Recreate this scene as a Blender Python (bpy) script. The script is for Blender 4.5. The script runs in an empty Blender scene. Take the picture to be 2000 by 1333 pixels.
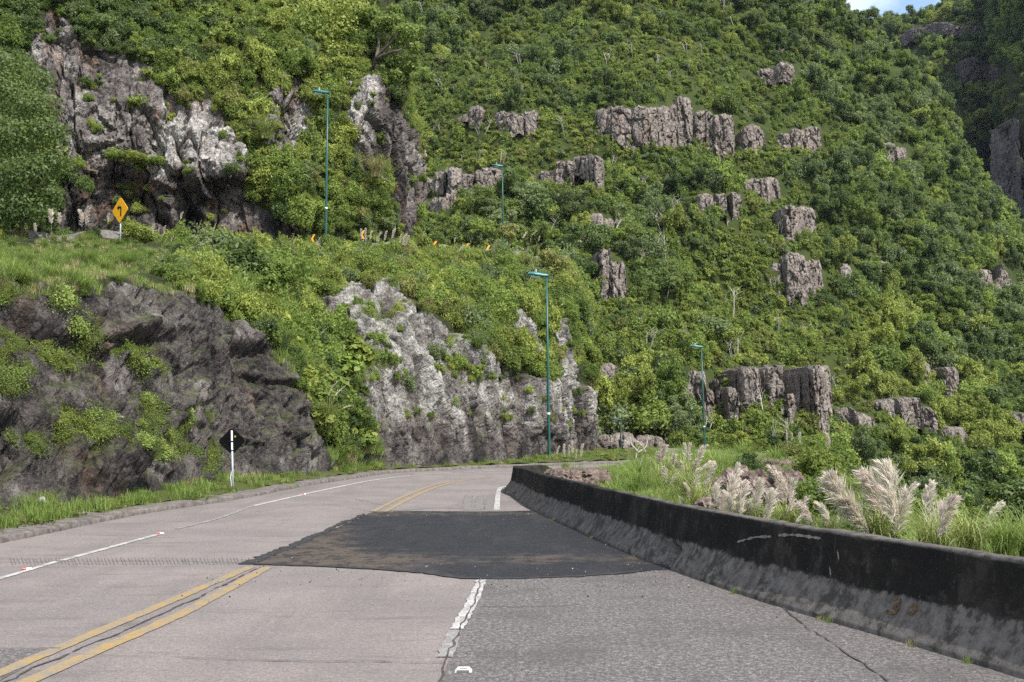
import bpy, bmesh, math, random
import numpy as np
from mathutils import Vector, Matrix, Euler

R = random.Random(7)
RN = np.random.default_rng(7)
SC = bpy.context.scene
COL = SC.collection
rad = math.radians

# ------------------------------------------------------------------ camera model
F, CX, CY, HOR, CAMH = 2145.0, 1000.0, 666.5, 830.0, 2.0
PITCH = math.atan((HOR - CY) / F)
cP, sP = math.cos(PITCH), math.sin(PITCH)

def P(px, py, d):
    """point of the place seen at photo pixel (px,py), d metres ahead of the camera"""
    u, v = (px - CX) / F, (CY - py) / F
    t = d / (cP - v * sP)
    return np.array((u * t, d, CAMH + (sP + v * cP) * t))

def G(px, py, z=0.0):
    """point of the ground plane z seen at a pixel"""
    u, v = (px - CX) / F, (CY - py) / F
    t = (z - CAMH) / (sP + v * cP)
    return np.array((u * t, (cP - v * sP) * t, z))

def proj(p):
    p = np.asarray(p, float)
    x, y, z = p[..., 0], p[..., 1], p[..., 2] - CAMH
    f = y * cP + z * sP
    up = -y * sP + z * cP
    f = np.where(f < .1, .1, f)
    return CX + F * x / f, CY - F * up / f

cam = bpy.data.cameras.new('camera')
cam.sensor_width = 36
cam.lens = F / 2000 * 36
cam.clip_start = .1
cam.clip_end = 5000
camo = bpy.data.objects.new('camera', cam)
camo.location = (0, 0, CAMH)
camo.rotation_euler = (math.pi / 2 + PITCH, 0, 0)
COL.objects.link(camo)
SC.camera = camo

# ------------------------------------------------------------------ noise (numpy)
_rs = np.random.RandomState(11)
_perm = np.concatenate([_rs.permutation(256)] * 4)
_gr = _rs.normal(size=(256, 3)); _gr /= np.linalg.norm(_gr, axis=1)[:, None]
_rv = _rs.rand(256, 3)

def _h(i, j, k):
    return _perm[_perm[_perm[i & 255] + (j & 255)] + (k & 255)]

def perlin(p):
    p = np.asarray(p, float)
    i = np.floor(p).astype(int); f = p - i
    w = f * f * f * (f * (f * 6 - 15) + 10)
    r = 0
    for a in (0, 1):
        wa = w[..., 0] if a else 1 - w[..., 0]
        for b in (0, 1):
            wb = w[..., 1] if b else 1 - w[..., 1]
            for c in (0, 1):
                wc = w[..., 2] if c else 1 - w[..., 2]
                g = _gr[_h(i[..., 0] + a, i[..., 1] + b, i[..., 2] + c)]
                r = r + wa * wb * wc * (g[..., 0] * (f[..., 0] - a) + g[..., 1] * (f[..., 1] - b) + g[..., 2] * (f[..., 2] - c))
    return r * 1.6

def fbm(p, o=4, l=2.03, g=.5):
    p = np.asarray(p, float); s = 0; a = 1
    for q in range(o):
        s = s + a * perlin(p + 17.3 * q); p = p * l; a *= g
    return s

def ridged(p, o=4, l=2.05, g=.5):
    p = np.asarray(p, float); s = 0; a = 1
    for q in range(o):
        s = s + a * (1 - 2 * np.abs(perlin(p + 9.7 * q))); p = p * l; a *= g
    return s

def worley(p):
    p = np.asarray(p, float); i = np.floor(p).astype(int)
    f1 = np.full(p.shape[:-1], 9.); f2 = f1.copy(); cid = np.zeros(p.shape[:-1])
    for a in (-1, 0, 1):
        for b in (-1, 0, 1):
            for c in (-1, 0, 1):
                hh = _h(i[..., 0] + a, i[..., 1] + b, i[..., 2] + c)
                q = i + np.array((a, b, c)) + _rv[hh]
                d = np.sqrt(((q - p) ** 2).sum(-1))
                n = d < f1
                f2 = np.where(n, f1, np.minimum(f2, d))
                cid = np.where(n, hh / 255., cid)
                f1 = np.where(n, d, f1)
    return f1, f2, cid

def facets(p, sc, tilt=.5, warp=.25, seed=0.):
    """broken rock: every cell is a tilted plane with its own offset; returns height, crack distance"""
    p = np.asarray(p, float) * np.array(sc) + seed
    p = p + warp * fbm(p * .9, 2)[..., None]
    i = np.floor(p).astype(int)
    f1 = np.full(p.shape[:-1], 9.); f2 = f1.copy(); hid = np.zeros(p.shape[:-1], int); dv = np.zeros(p.shape)
    for a in (-1, 0, 1):
        for b in (-1, 0, 1):
            for c in (-1, 0, 1):
                hh = _h(i[..., 0] + a, i[..., 1] + b, i[..., 2] + c)
                r = p - (i + np.array((a, b, c)) + _rv[hh]); d = np.sqrt((r ** 2).sum(-1)); n = d < f1
                f2 = np.where(n, f1, np.minimum(f2, d)); hid = np.where(n, hh, hid); dv = np.where(n[..., None], r, dv); f1 = np.where(n, d, f1)
    return (_rv[(hid * 7 + 3) & 255, 1] - .5) + tilt * (dv * _gr[(hid * 5 + 1) & 255]).sum(-1), f2 - f1

def sstep(a, b, x):
    t = np.clip((np.asarray(x, float) - a) / (b - a), 0, 1)
    return t * t * (3 - 2 * t)

def inpoly(x, y, poly):
    x = np.asarray(x); y = np.asarray(y); r = np.zeros(x.shape, bool)
    n = len(poly)
    for k in range(n):
        x0, y0 = poly[k]; x1, y1 = poly[(k + 1) % n]
        if y0 == y1: continue
        c = ((y0 > y) != (y1 > y)) & (x < (x1 - x0) * (y - y0) / (y1 - y0) + x0)
        r ^= c
    return r

# ------------------------------------------------------------------ meshes and tags
def mesh(name, v, f, mats=(), smooth=True, mi=None, attrs=None):
    v = np.ascontiguousarray(v, dtype=np.float32)
    m = bpy.data.meshes.new(name)
    m.vertices.add(len(v)); m.vertices.foreach_set('co', v.ravel())
    if isinstance(f, np.ndarray):
        k = f.shape[1]; li = f.astype(np.int32).ravel(); n = len(f)
        st = np.arange(n, dtype=np.int32) * k
    else:
        n = len(f); ln = [len(q) for q in f]
        li = np.array([i for q in f for i in q], np.int32)
        st = np.concatenate([[0], np.cumsum(ln)[:-1]]).astype(np.int32)
    m.loops.add(len(li)); m.loops.foreach_set('vertex_index', li)
    m.polygons.add(n); m.polygons.foreach_set('loop_start', st)
    for a in mats: m.materials.append(a)
    if mi is not None: m.polygons.foreach_set('material_index', np.asarray(mi, np.int32))
    m.polygons.foreach_set('use_smooth', np.full(n, smooth) if isinstance(smooth, bool) else smooth)
    for k_, a in (attrs or {}).items():
        at = m.attributes.new(k_, 'FLOAT', 'POINT'); at.data.foreach_set('value', np.asarray(a, np.float32).ravel())
    m.update(calc_edges=True); m.validate()
    return m

def link(name, me, parent=None, loc=None):
    o = bpy.data.objects.new(name, me); COL.objects.link(o)
    if parent is not None: o.parent = parent
    if loc is not None: o.location = loc
    return o

def tag(o, label, cat, group=None):
    o['label'] = label; o['category'] = cat; o['kind'] = 'thing'
    if group: o['group'] = group
    return o

def struct(o):
    o['kind'] = 'structure'; return o

def stuff(o, label=None, cat=None):
    o['kind'] = 'stuff'
    if label: o['label'] = label
    if cat: o['category'] = cat
    return o

def empty(name, loc, rz=0):
    o = bpy.data.objects.new(name, None); COL.objects.link(o)
    o.location = loc; o.rotation_euler = (0, 0, rz); o.empty_display_size = .2
    return o

class MB:
    def __init__(s): s.v = []; s.f = []
    def add(s, v, f):
        b = len(s.v); s.v += [tuple(q) for q in v]; s.f += [tuple(i + b for i in q) for q in f]
    def box(s, c, h, rot=None):
        vs = []
        for x in (-1, 1):
            for y in (-1, 1):
                for z in (-1, 1):
                    q = Vector((x * h[0], y * h[1], z * h[2]))
                    if rot is not None: q = rot @ q
                    vs.append(Vector(c) + q)
        s.add(vs, [(0, 1, 3, 2), (4, 6, 7, 5), (0, 4, 5, 1), (2, 3, 7, 6), (0, 2, 6, 4), (1, 5, 7, 3)])
    def tube(s, pts, rr, n=8, cap=True):
        pts = [Vector(p) for p in pts]; b = len(s.v)
        if not hasattr(rr, '__len__'): rr = [rr] * len(pts)
        pu = None
        for i, p in enumerate(pts):
            t = (pts[min(i + 1, len(pts) - 1)] - pts[max(i - 1, 0)])
            if t.length < 1e-9: t = Vector((0, 0, 1))
            t.normalize()
            u = pu if pu is not None else (Vector((1, 0, 0)) if abs(t.x) < .9 else Vector((0, 1, 0)))
            u = (u - t * u.dot(t)).normalized(); pu = u; w = t.cross(u)
            for k in range(n):
                a = 2 * math.pi * k / n
                s.v.append(tuple(p + (u * math.cos(a) + w * math.sin(a)) * rr[i]))
        for i in range(len(pts) - 1):
            for k in range(n):
                a = b + i * n + k; c = b + i * n + (k + 1) % n
                s.f.append((a, c, c + n, a + n))
        if cap:
            s.f.append(tuple(b + k for k in reversed(range(n))))
            s.f.append(tuple(b + (len(pts) - 1) * n + k for k in range(n)))
    def prism(s, poly, y0, y1):
        """polygon in x,z extruded along y"""
        b = len(s.v); n = len(poly)
        s.v += [(x, y0, z) for x, z in poly] + [(x, y1, z) for x, z in poly]
        s.f.append(tuple(b + i for i in range(n))); s.f.append(tuple(b + n + i for i in reversed(range(n))))
        for i in range(n):
            j = (i + 1) % n; s.f.append((b + j, b + i, b + n + i, b + n + j))
    def me(s, name, mats, smooth=False):
        return mesh(name, np.array(s.v), s.f, mats, smooth)
    def build(s, name, mats, parent=None, smooth=False):
        return link(name, s.me(name, mats, smooth), parent)

# ------------------------------------------------------------------ material helper
class NT:
    def __init__(s, name):
        s.m = bpy.data.materials.new(name); s.m.use_nodes = True
        s.t = s.m.node_tree; s.t.nodes.clear()
        s.out = s.t.nodes.new('ShaderNodeOutputMaterial')
        s.pos = None
    def n(s, typ, **kw):
        q = s.t.nodes.new(typ)
        for k, v in kw.items():
            if k.startswith('_'): setattr(q, k[1:], v)
        for k, v in kw.items():
            if k.startswith('_'): continue
            key = int(k[1:]) if (k[0] == 'i' and k[1:].isdigit()) else k.replace('__', ' ')
            s.set(q.inputs[key], v)
        return q
    def set(s, sock, v):
        if isinstance(v, bpy.types.NodeSocket): s.t.links.new(v, sock)
        elif isinstance(v, (tuple, list)) and len(v) == 3 and sock.type == 'RGBA': sock.default_value = (*v, 1)
        else: sock.default_value = v
    def P(s, scale=None):
        if s.pos is None: s.pos = s.n('ShaderNodeNewGeometry').outputs['Position']
        if scale is None: return s.pos
        return s.n('ShaderNodeVectorMath', _operation='MULTIPLY', i0=s.pos, i1=scale).outputs[0]
    def noise(s, scale, detail=6, rough=.55, vec=None, dist=0.):
        return s.n('ShaderNodeTexNoise', Vector=vec if vec is not None else s.P(), Scale=scale, Detail=detail, Roughness=rough, Distortion=dist).outputs['Fac']
    def voro(s, scale, vec=None, feature='F1'):
        return s.n('ShaderNodeTexVoronoi', _feature=feature, Vector=vec if vec is not None else s.P(), Scale=scale).outputs['Distance']
    def ramp(s, fac, a, b, lo=0., hi=1.):
        return s.n('ShaderNodeMapRange', _interpolation_type='SMOOTHSTEP', Value=fac, i1=a, i2=b, i3=lo, i4=hi).outputs[0]
    def mix(s, fac, a, b, mode='MIX'):
        q = s.n('ShaderNodeMix', _data_type='RGBA', _blend_type=mode)
        s.set(q.inputs[0], fac); s.set(q.inputs[6], a if not (isinstance(a, tuple) and len(a) == 3) else (*a, 1)); s.set(q.inputs[7], b if not (isinstance(b, tuple) and len(b) == 3) else (*b, 1))
        return q.outputs[2]
    def math(s, op, a, b=0., clamp=False):
        return s.n('ShaderNodeMath', _operation=op, _use_clamp=clamp, i0=a, i1=b).outputs[0]
    def attr(s, name):
        return s.n('ShaderNodeAttribute', _attribute_name=name).outputs['Fac']
    def bump(s, h, strength=.5, dist=.05, nrm=None):
        q = s.n('ShaderNodeBump', Strength=strength, Distance=dist, Height=h)
        if nrm is not None: s.set(q.inputs['Normal'], nrm)
        return q.outputs[0]
    def pbr(s, col, rough=.9, spec=.2, nrm=None, metal=0.):
        b = s.n('ShaderNodeBsdfPrincipled', Roughness=rough, Metallic=metal)
        s.set(b.inputs['Base Color'], col)
        b.inputs['Specular IOR Level'].default_value = spec
        if nrm is not None: s.set(b.inputs['Normal'], nrm)
        s.t.links.new(b.outputs[0], s.out.inputs[0]); return b

def leaf_mat(name, c1, c2, trans=.48, vary=.5, scale=.12, rough=.55, tcol=None):
    m = NT(name)
    oi = m.n('ShaderNodeObjectInfo').outputs['Random']
    big = m.noise(scale, 3)
    fine = m.noise(2.6, 2)
    k = m.math('ADD', m.math('MULTIPLY', oi, .5), m.math('MULTIPLY', m.ramp(big, .32, .68), .5))
    k = m.math('ADD', k, m.math('MULTIPLY', m.math('SUBTRACT', fine, .5), .9), True)
    col = m.mix(k, c1, c2)
    vv = m.n('ShaderNodeHueSaturation', Color=col, Value=m.math('ADD', 1 - vary / 2, m.math('MULTIPLY', oi, vary))).outputs[0]
    b = m.n('ShaderNodeBsdfPrincipled', Roughness=rough)
    m.set(b.inputs['Base Color'], vv); b.inputs['Specular IOR Level'].default_value = .35
    t = m.n('ShaderNodeBsdfTranslucent')
    m.set(t.inputs['Color'], m.mix(.6, vv, tcol or (.17, .23, .045), 'MIX'))
    x = m.n('ShaderNodeMixShader'); m.set(x.inputs[0], trans)
    m.t.links.new(b.outputs[0], x.inputs[1]); m.t.links.new(t.outputs[0], x.inputs[2])
    m.t.links.new(x.outputs[0], m.out.inputs[0])
    return m.m

def plain(name, col, rough=.6, spec=.3, var=.25, sc=3., metal=0., bump=0.):
    m = NT(name)
    nz = m.noise(sc, 6, .6)
    c = m.mix(m.ramp(nz, .3, .7), tuple(x * (1 - var) for x in col), tuple(min(1, x * (1 + var)) for x in col))
    m.pbr(c, rough, spec, m.bump(nz, .4, bump) if bump else None, metal)
    return m.m

# ------------------------------------------------------------------ rock and soil materials
def rock_mat(name, dark, mid, pale, lichen, lich_amt=.5, tint=None, soilcol=(.028, .034, .012), attrs=True, sc=1., moss=.5, bmp=.17):
    m = NT(name)
    big = m.noise(.5 * sc, 6, .6)
    streak = m.noise(1.3 * sc, 8, .65, m.P((1, 1, .16)))
    fine = m.noise(7 * sc, 9, .7)
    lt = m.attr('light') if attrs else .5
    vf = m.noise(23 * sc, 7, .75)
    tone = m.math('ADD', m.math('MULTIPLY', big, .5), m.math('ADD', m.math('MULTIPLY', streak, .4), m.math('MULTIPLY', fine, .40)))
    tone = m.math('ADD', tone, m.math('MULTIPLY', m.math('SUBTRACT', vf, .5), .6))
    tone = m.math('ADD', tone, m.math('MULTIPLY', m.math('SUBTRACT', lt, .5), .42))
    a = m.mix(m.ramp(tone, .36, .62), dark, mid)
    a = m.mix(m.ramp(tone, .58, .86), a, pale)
    if tint:
        a = m.mix(m.math('MULTIPLY', m.ramp(m.noise(.7 * sc, 5, .6, m.P((1, 1, .35))), .55, .72), .55), a, tint)
    # lichen blotches
    l1 = m.noise(2.2 * sc, 12, .72, dist=.6)
    l2 = m.noise(11 * sc, 8, .7)
    lf = m.math('ADD', m.math('ADD', m.math('MULTIPLY', l1, .5), m.math('ADD', m.math('MULTIPLY', l2, .3), m.math('MULTIPLY', vf, .2))), m.math('MULTIPLY', m.math('SUBTRACT', lt, .5), .16))
    a = m.mix(m.math('MULTIPLY', m.ramp(lf, .54, .60), lich_amt), a, lichen)
    # crevice lines
    cr = m.voro(1.1 * sc, m.P((1, 1, .5)), 'DISTANCE_TO_EDGE')
    crn = m.math('ADD', cr, m.math('MULTIPLY', m.math('SUBTRACT', fine, .5), .12))
    # moss on ledges
    nz = m.n('ShaderNodeSeparateXYZ', Vector=m.n('ShaderNodeNewGeometry').outputs['Normal']).outputs['Z']
    ms = m.math('ADD', m.math('ADD', m.math('MULTIPLY', nz, .45), m.noise(.8 * sc, 7, .65)), m.math('MULTIPLY', m.math('SUBTRACT', vf, .5), .7))
    a = m.mix(m.math('MULTIPLY', m.ramp(ms, .72, .95), moss), a, (.055, .075, .014))
    if attrs:
        so = m.math('ADD', m.attr('soil'), m.math('MULTIPLY', m.math('SUBTRACT', fine, .5), .6))
        a = m.mix(m.ramp(so, .4, .65), a, soilcol)
    wp = m.n('ShaderNodeVectorMath', _operation='ADD', i0=m.P((1, 1, .75)), i1=m.n('ShaderNodeVectorMath', _operation='SCALE', i0=m.n('ShaderNodeTexNoise', Vector=m.P(), Scale=3. * sc, Detail=4).outputs['Color'], Scale=.35 / sc).outputs[0]).outputs[0]
    chip = m.n('ShaderNodeTexVoronoi', _feature='F1', Vector=wp, Scale=3.2 * sc); chip2 = m.n('ShaderNodeTexVoronoi', _feature='F1', Vector=wp, Scale=9.5 * sc)
    cv = m.n('ShaderNodeSeparateXYZ', Vector=chip.outputs['Color']).outputs['X']; cv2 = m.n('ShaderNodeSeparateXYZ', Vector=chip2.outputs['Color']).outputs['X']
    tv = m.math('ADD', m.math('MULTIPLY', cv, .55), m.math('ADD', m.math('MULTIPLY', cv2, .45), .55))
    a = m.n('ShaderNodeHueSaturation', Color=a, Value=tv).outputs[0]
    h = m.math('ADD', m.math('MULTIPLY', fine, .6), m.math('MULTIPLY', m.ramp(crn, 0, .09), .5))
    h = m.math('ADD', h, m.math('MULTIPLY', streak, .6))
    h = m.math('ADD', h, m.math('MULTIPLY', vf, .3))
    h = m.math('ADD', h, m.math('ADD', m.math('MULTIPLY', chip.outputs['Distance'], -.75), m.math('MULTIPLY', chip2.outputs['Distance'], -.4)))
    m.pbr(a, .92, .15, m.bump(h, 1., bmp / sc))
    return m.m

M_BANK = rock_mat('bank_rock', (.026, .023, .0235), (.098, .086, .082), (.185, .173, .163), (.37, .362, .34), .55, (.11, .075, .05), moss=.4)
M_UPCLIFF = rock_mat('upper_rock', (.02, .018, .019), (.11, .095, .091), (.25, .23, .222), (.42, .405, .385), .7, (.18, .10, .055), moss=.35)
M_OUT = rock_mat('outcrop_rock', (.036, .030, .028), (.160, .134, .121), (.275, .243, .222), (.42, .40, .37), .7, (.16, .11, .085), attrs=False, sc=.8, moss=.25)
M_BOULD = rock_mat('boulder_rock', (.035, .027, .025), (.14, .10, .09), (.24, .185, .165), (.42, .40, .36), .45, (.12, .06, .042), attrs=False, sc=2.2, moss=.35)

def soil_mat(name, c1, c2, sc=.3):
    m = NT(name)
    k = m.ramp(m.noise(sc, 8, .65), .35, .65)
    f = m.noise(6, 8, .7)
    m.pbr(m.mix(m.math('MULTIPLY', f, .8), m.mix(k, c1, c2), tuple(x * .45 for x in c1)), .95, .1, m.bump(f, .6, .1))
    return m.m
M_HILL = soil_mat('hill_undergrowth', (.05, .065, .018), (.024, .038, .012), .3)
M_GRASSGROUND = soil_mat('grass_ground', (.06, .085, .018), (.085, .08, .04), .5)

# ------------------------------------------------------------------ control nets
def herm(pts, t):
    """cubic through pts (n,...,3) at parameters t in index units, tangents limited"""
    n = len(pts); i = np.clip(t.astype(int), 0, n - 2); f = (t - i)
    sh = (-1,) + (1,) * (pts.ndim - 1); f = f.reshape(sh)
    d = np.diff(pts, axis=0)
    m = np.zeros_like(pts); m[0] = d[0]; m[-1] = d[-1]
    a, b = d[:-1], d[1:]
    m[1:-1] = np.where(a * b > 0, 2 * a * b / np.where(np.abs(a + b) < 1e-9, 1e-9, a + b), 0)
    p0, p1, m0, m1 = pts[i], pts[i + 1], m[i], m[i + 1]
    return (2 * f**3 - 3 * f**2 + 1) * p0 + (f**3 - 2 * f**2 + f) * m0 + (-2 * f**3 + 3 * f**2) * p1 + (f**3 - f**2) * m1

class Net:
    """a surface through control points, ctrl[row][col] = xyz; rows go up, columns go right"""
    def __init__(s, ctrl, nv, nu, byd=False):
        c = np.array(ctrl, float)
        def params(c, n, ax):
            d = np.sqrt((np.diff(c, axis=ax) ** 2).sum(-1)) / (np.take(c, range(c.shape[ax] - 1), axis=ax)[..., 1] if byd else 1.); d = d.mean(axis=1 - ax)
            cum = np.concatenate([[0], np.cumsum(d)])
            return np.interp(np.linspace(0, cum[-1], n), cum, np.arange(len(cum)))
        tv = params(c, nv, 0); tu = params(c, nu, 1)
        g = herm(c, tv)
        g = herm(np.swapaxes(g, 0, 1), tu)
        s.p = np.ascontiguousarray(np.swapaxes(g, 0, 1))     # nv,nu,3
        s.nv, s.nu, s.tv, s.tu = nv, nu, tv, tu
    def normals(s):
        du = np.gradient(s.p, axis=1); dv = np.gradient(s.p, axis=0)
        n = np.cross(du, dv); l = np.linalg.norm(n, axis=-1, keepdims=True)
        return n / np.maximum(l, 1e-9)
    def faces(s):
        i = np.arange(s.nv * s.nu).reshape(s.nv, s.nu)
        return np.stack([i[:-1, :-1], i[:-1, 1:], i[1:, 1:], i[1:, :-1]], -1).reshape(-1, 4)
    def build(s, name, mats, attrs=None, smooth=True):
        return link(name, mesh(name, s.p.reshape(-1, 3), s.faces(), mats, smooth, attrs=attrs))
    def scatter(s, n, rng, power=2.0, face=1.5):
        """n random surface points, about even over the picture: position, normal"""
        c = (s.p[:-1, :-1] + s.p[1:, 1:]) / 2
        du = s.p[:-1, 1:] - s.p[:-1, :-1]; dv = s.p[1:, :-1] - s.p[:-1, :-1]
        cr_ = np.cross(du, dv); ar0 = np.linalg.norm(cr_, axis=-1); vw = c / np.linalg.norm(c, axis=-1, keepdims=True)
        fac = np.abs((cr_ * vw).sum(-1)) / np.maximum(ar0, 1e-9)
        ar = ar0 * (.25 + face * fac) / np.maximum(c[..., 1], 5) ** power
        w = ar.ravel() / ar.sum()
        k = rng.choice(w.size, n, p=w)
        iv, iu = np.divmod(k, s.nu - 1)
        a, b = rng.random(n)[:, None], rng.random(n)[:, None]
        q = s.p
        pos = (1 - a) * (1 - b) * q[iv, iu] + a * (1 - b) * q[iv, iu + 1] + (1 - a) * b * q[iv + 1, iu] + a * b * q[iv + 1, iu + 1]
        return pos, s.normals()[iv, iu]

def cols(data):
    """columns of (px, [(py,d),...]) or (px, [(px,py,d),...]) to ctrl[row][col]"""
    out = []
    for px, rows in data:
        out.append([P(px, *r) if len(r) == 2 else P(*r) for r in rows])
    return np.swapaxes(np.array(out), 0, 1)

# ---- the bank left of the road: dark rock, grass shelf, pale cliff, scrub up to the upper road
BANK = cols([
 (-420, [(1120, 15.5), (960, 16.5), (760, 18), (560, 21), (500, 38), (462, 57)]),
 (-200, [(1085, 18), (930, 19), (740, 21), (558, 24), (505, 40), (465, 58)]),
 (0,    [(1041, 21), (900, 22), (720, 24), (556, 27), (512, 42), (468, 60)]),
 (200,  [(1004, 25), (890, 26), (720, 28), (556, 31), (515, 45), (470, 62)]),
 (330,  [(983, 29), (870, 30), (720, 31.8), (572, 34.5), (520, 46), (474, 63)]),
 (430,  [(966, 33), (860, 33.8), (740, 35.4), (605, 38.5), (540, 48), (482, 64.5)]),
 (520,  [(952, 36), (860, 36.8), (760, 38.2), (665, 40.5), (560, 50), (487, 66)]),
 (600,  [(940, 39), (865, 40), (790, 41.5), (715, 43.5), (580, 52), (489, 67)]),
 (655,  [(932, 42.5), (860, 43.6), (780, 45), (690, 47), (575, 53.5), (490, 68)]),
 (710,  [(926, 45), (850, 45.4), (760, 46.2), (650, 48.5), (565, 54.5), (490, 69)]),
 (760,  [(922, 47), (830, 47.4), (740, 48.4), (640, 50.5), (560, 56), (491, 70.5)]),
 (880,  [(918, 50.5), (820, 51), (730, 52), (640, 54), (565, 59), (497, 74)]),
 (1000, [(916, 54.5), (830, 55), (740, 56), (675, 57.5), (590, 61), (505, 78)]),
 (1080, [(914, 59), (840, 59.3), (770, 60), (690, 61), (610, 63), (520, 82)]),
 (1125, [(913, 62), (850, 62.2), (790, 62.6), (715, 63.5), (635, 66), (545, 86)]),
 (1152, [(912, 66), (850, 66), (800, 66.5), (745, 67.5), (690, 70), (595, 90)]),
 (1140, [(905, 76), (840, 77), (800, 77), (750, 78), (700, 81), (620, 98)]),
 (1100, [(900, 92), (840, 92), (800, 92), (750, 93), (700, 96), (640, 108)]),
])
SHELF_GRASS = [(-500, 440), (0, 466), (250, 468), (400, 486), (405, 540), (398, 592), (330, 575), (250, 555), (160, 572), (60, 585), (0, 566), (-500, 560)]
NEAR_ROCK = [(-500, 530), (0, 560), (60, 582), (160, 570), (250, 552), (330, 572), (400, 588), (450, 632), (500, 668), (560, 722), (600, 800), (640, 880), (645, 950), (500, 975), (0, 1050), (-500, 1200)]
MID_CLIFF = [(600, 590), (650, 570), (695, 545), (760, 560), (810, 590), (860, 630), (900, 655), (960, 700), (1010, 725), (1040, 745), (1065, 735), (1095, 740), (1125, 748), (1150, 762), (1175, 800), (1175, 930), (745, 935), (735, 860), (715, 800), (700, 740), (690, 690), (640, 640)]
MID_ROCK2 = [(990, 600), (1020, 598), (1048, 650), (1052, 700), (1010, 690)]
MID_ROCK3 = [(1075, 620), (1105, 625), (1118, 720), (1125, 745), (1085, 735), (1080, 680)]

bank = Net(BANK, 500, 1400, True)
p0 = bank.p.copy(); nrm = bank.normals()
px, py = proj(p0)
wob = 14 * fbm(p0 * .7, 3)
isrock = np.zeros(px.shape, bool)
for pl in (NEAR_ROCK, MID_CLIFF, MID_ROCK2, MID_ROCK3): isrock |= inpoly(px + wob, py + wob * .8, pl)
near = 1 - sstep(610, 680, px)
rk = isrock.astype(float)
for _ in range(10):       # soften the border between rock and soil
    rk[1:-1, 1:-1] = (rk[1:-1, 1:-1] * 2 + rk[:-2, 1:-1] + rk[2:, 1:-1] + rk[1:-1, :-2] + rk[1:-1, 2:]) / 6
ani = p0 * np.array((1, 1, .42))
# broken rock: the near mass is bedded along a slope to the right, the pale cliff is jointed upright
bed = p0.copy(); bed[..., 2] = p0[..., 2] + .6 * p0[..., 0] - .15 * p0[..., 1]
a1, e1 = facets(bed, (.22, .22, .5), .8); a2, e2 = facets(bed, (.75, .75, 1.3), .7); a3, e3 = facets(bed, (2.2, 2.2, 2.8), .6)
def soft(a, n):
    a = a.copy()
    for _ in range(n): a[1:-1, 1:-1] = (a[1:-1, 1:-1] * 2 + a[:-2, 1:-1] + a[2:, 1:-1] + a[1:-1, :-2] + a[1:-1, 2:]) / 6
    return a
blk_n = .75 * soft(a1, 8) + .40 * soft(a2, 2) + .17 * a3 - .12 * sstep(.10, 0, e2) - .05 * sstep(.1, 0, e3) + .18 * fbm(bed * .5, 3)
rib = p0.copy(); rib[..., 0] += .22 * p0[..., 2]
b1, k1 = facets(rib, (.36, .36, .10), .8); b2, k2 = facets(rib, (.95, .95, .34), .7); b3, k3 = facets(rib, (2.6, 2.6, 1.5), .6)
blk_m = .62 * soft(b1, 5) + .34 * soft(b2, 2) + .13 * b3 - .30 * sstep(.10, 0, k1) - .14 * sstep(.09, 0, k2) + .15 * fbm(p0 * .5, 3)
c4, _ = facets(p0, (5.5, 5.5, 5.5), .6)
fine = .055 * c4 + .05 * ridged(p0 * 2.2, 3) + .035 * fbm(p0 * 7, 3)
disp = rk * (near * blk_n + (1 - near) * blk_m)
for _ in range(1): disp[1:-1, 1:-1] = (disp[1:-1, 1:-1] * 2 + disp[:-2, 1:-1] + disp[2:, 1:-1] + disp[1:-1, :-2] + disp[1:-1, 2:]) / 6
disp = disp + rk * fine + (1 - rk) * .25 * fbm(p0 * .5, 3)
# the rock overhangs the road a little at the top of the near mass
disp += rk * near * .5 * np.exp(-(((px - 270) / 80) ** 2 + ((py - 640) / 18) ** 2)) - rk * near * .7 * np.exp(-(((px - 260) / 60) ** 2 + ((py - 668) / 14) ** 2))
edge = sstep(0, .06, np.linspace(0, 1, bank.nv))[:, None]
bank.p = p0 + nrm * (disp * edge)[..., None]
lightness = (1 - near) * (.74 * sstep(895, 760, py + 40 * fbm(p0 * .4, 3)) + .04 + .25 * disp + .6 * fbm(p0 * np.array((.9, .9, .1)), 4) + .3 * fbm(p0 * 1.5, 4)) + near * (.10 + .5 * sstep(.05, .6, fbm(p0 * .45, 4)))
soil = 1 - rk
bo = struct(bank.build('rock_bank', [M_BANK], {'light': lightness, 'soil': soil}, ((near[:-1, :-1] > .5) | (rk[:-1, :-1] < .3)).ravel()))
BANK_RK = rk

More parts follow.
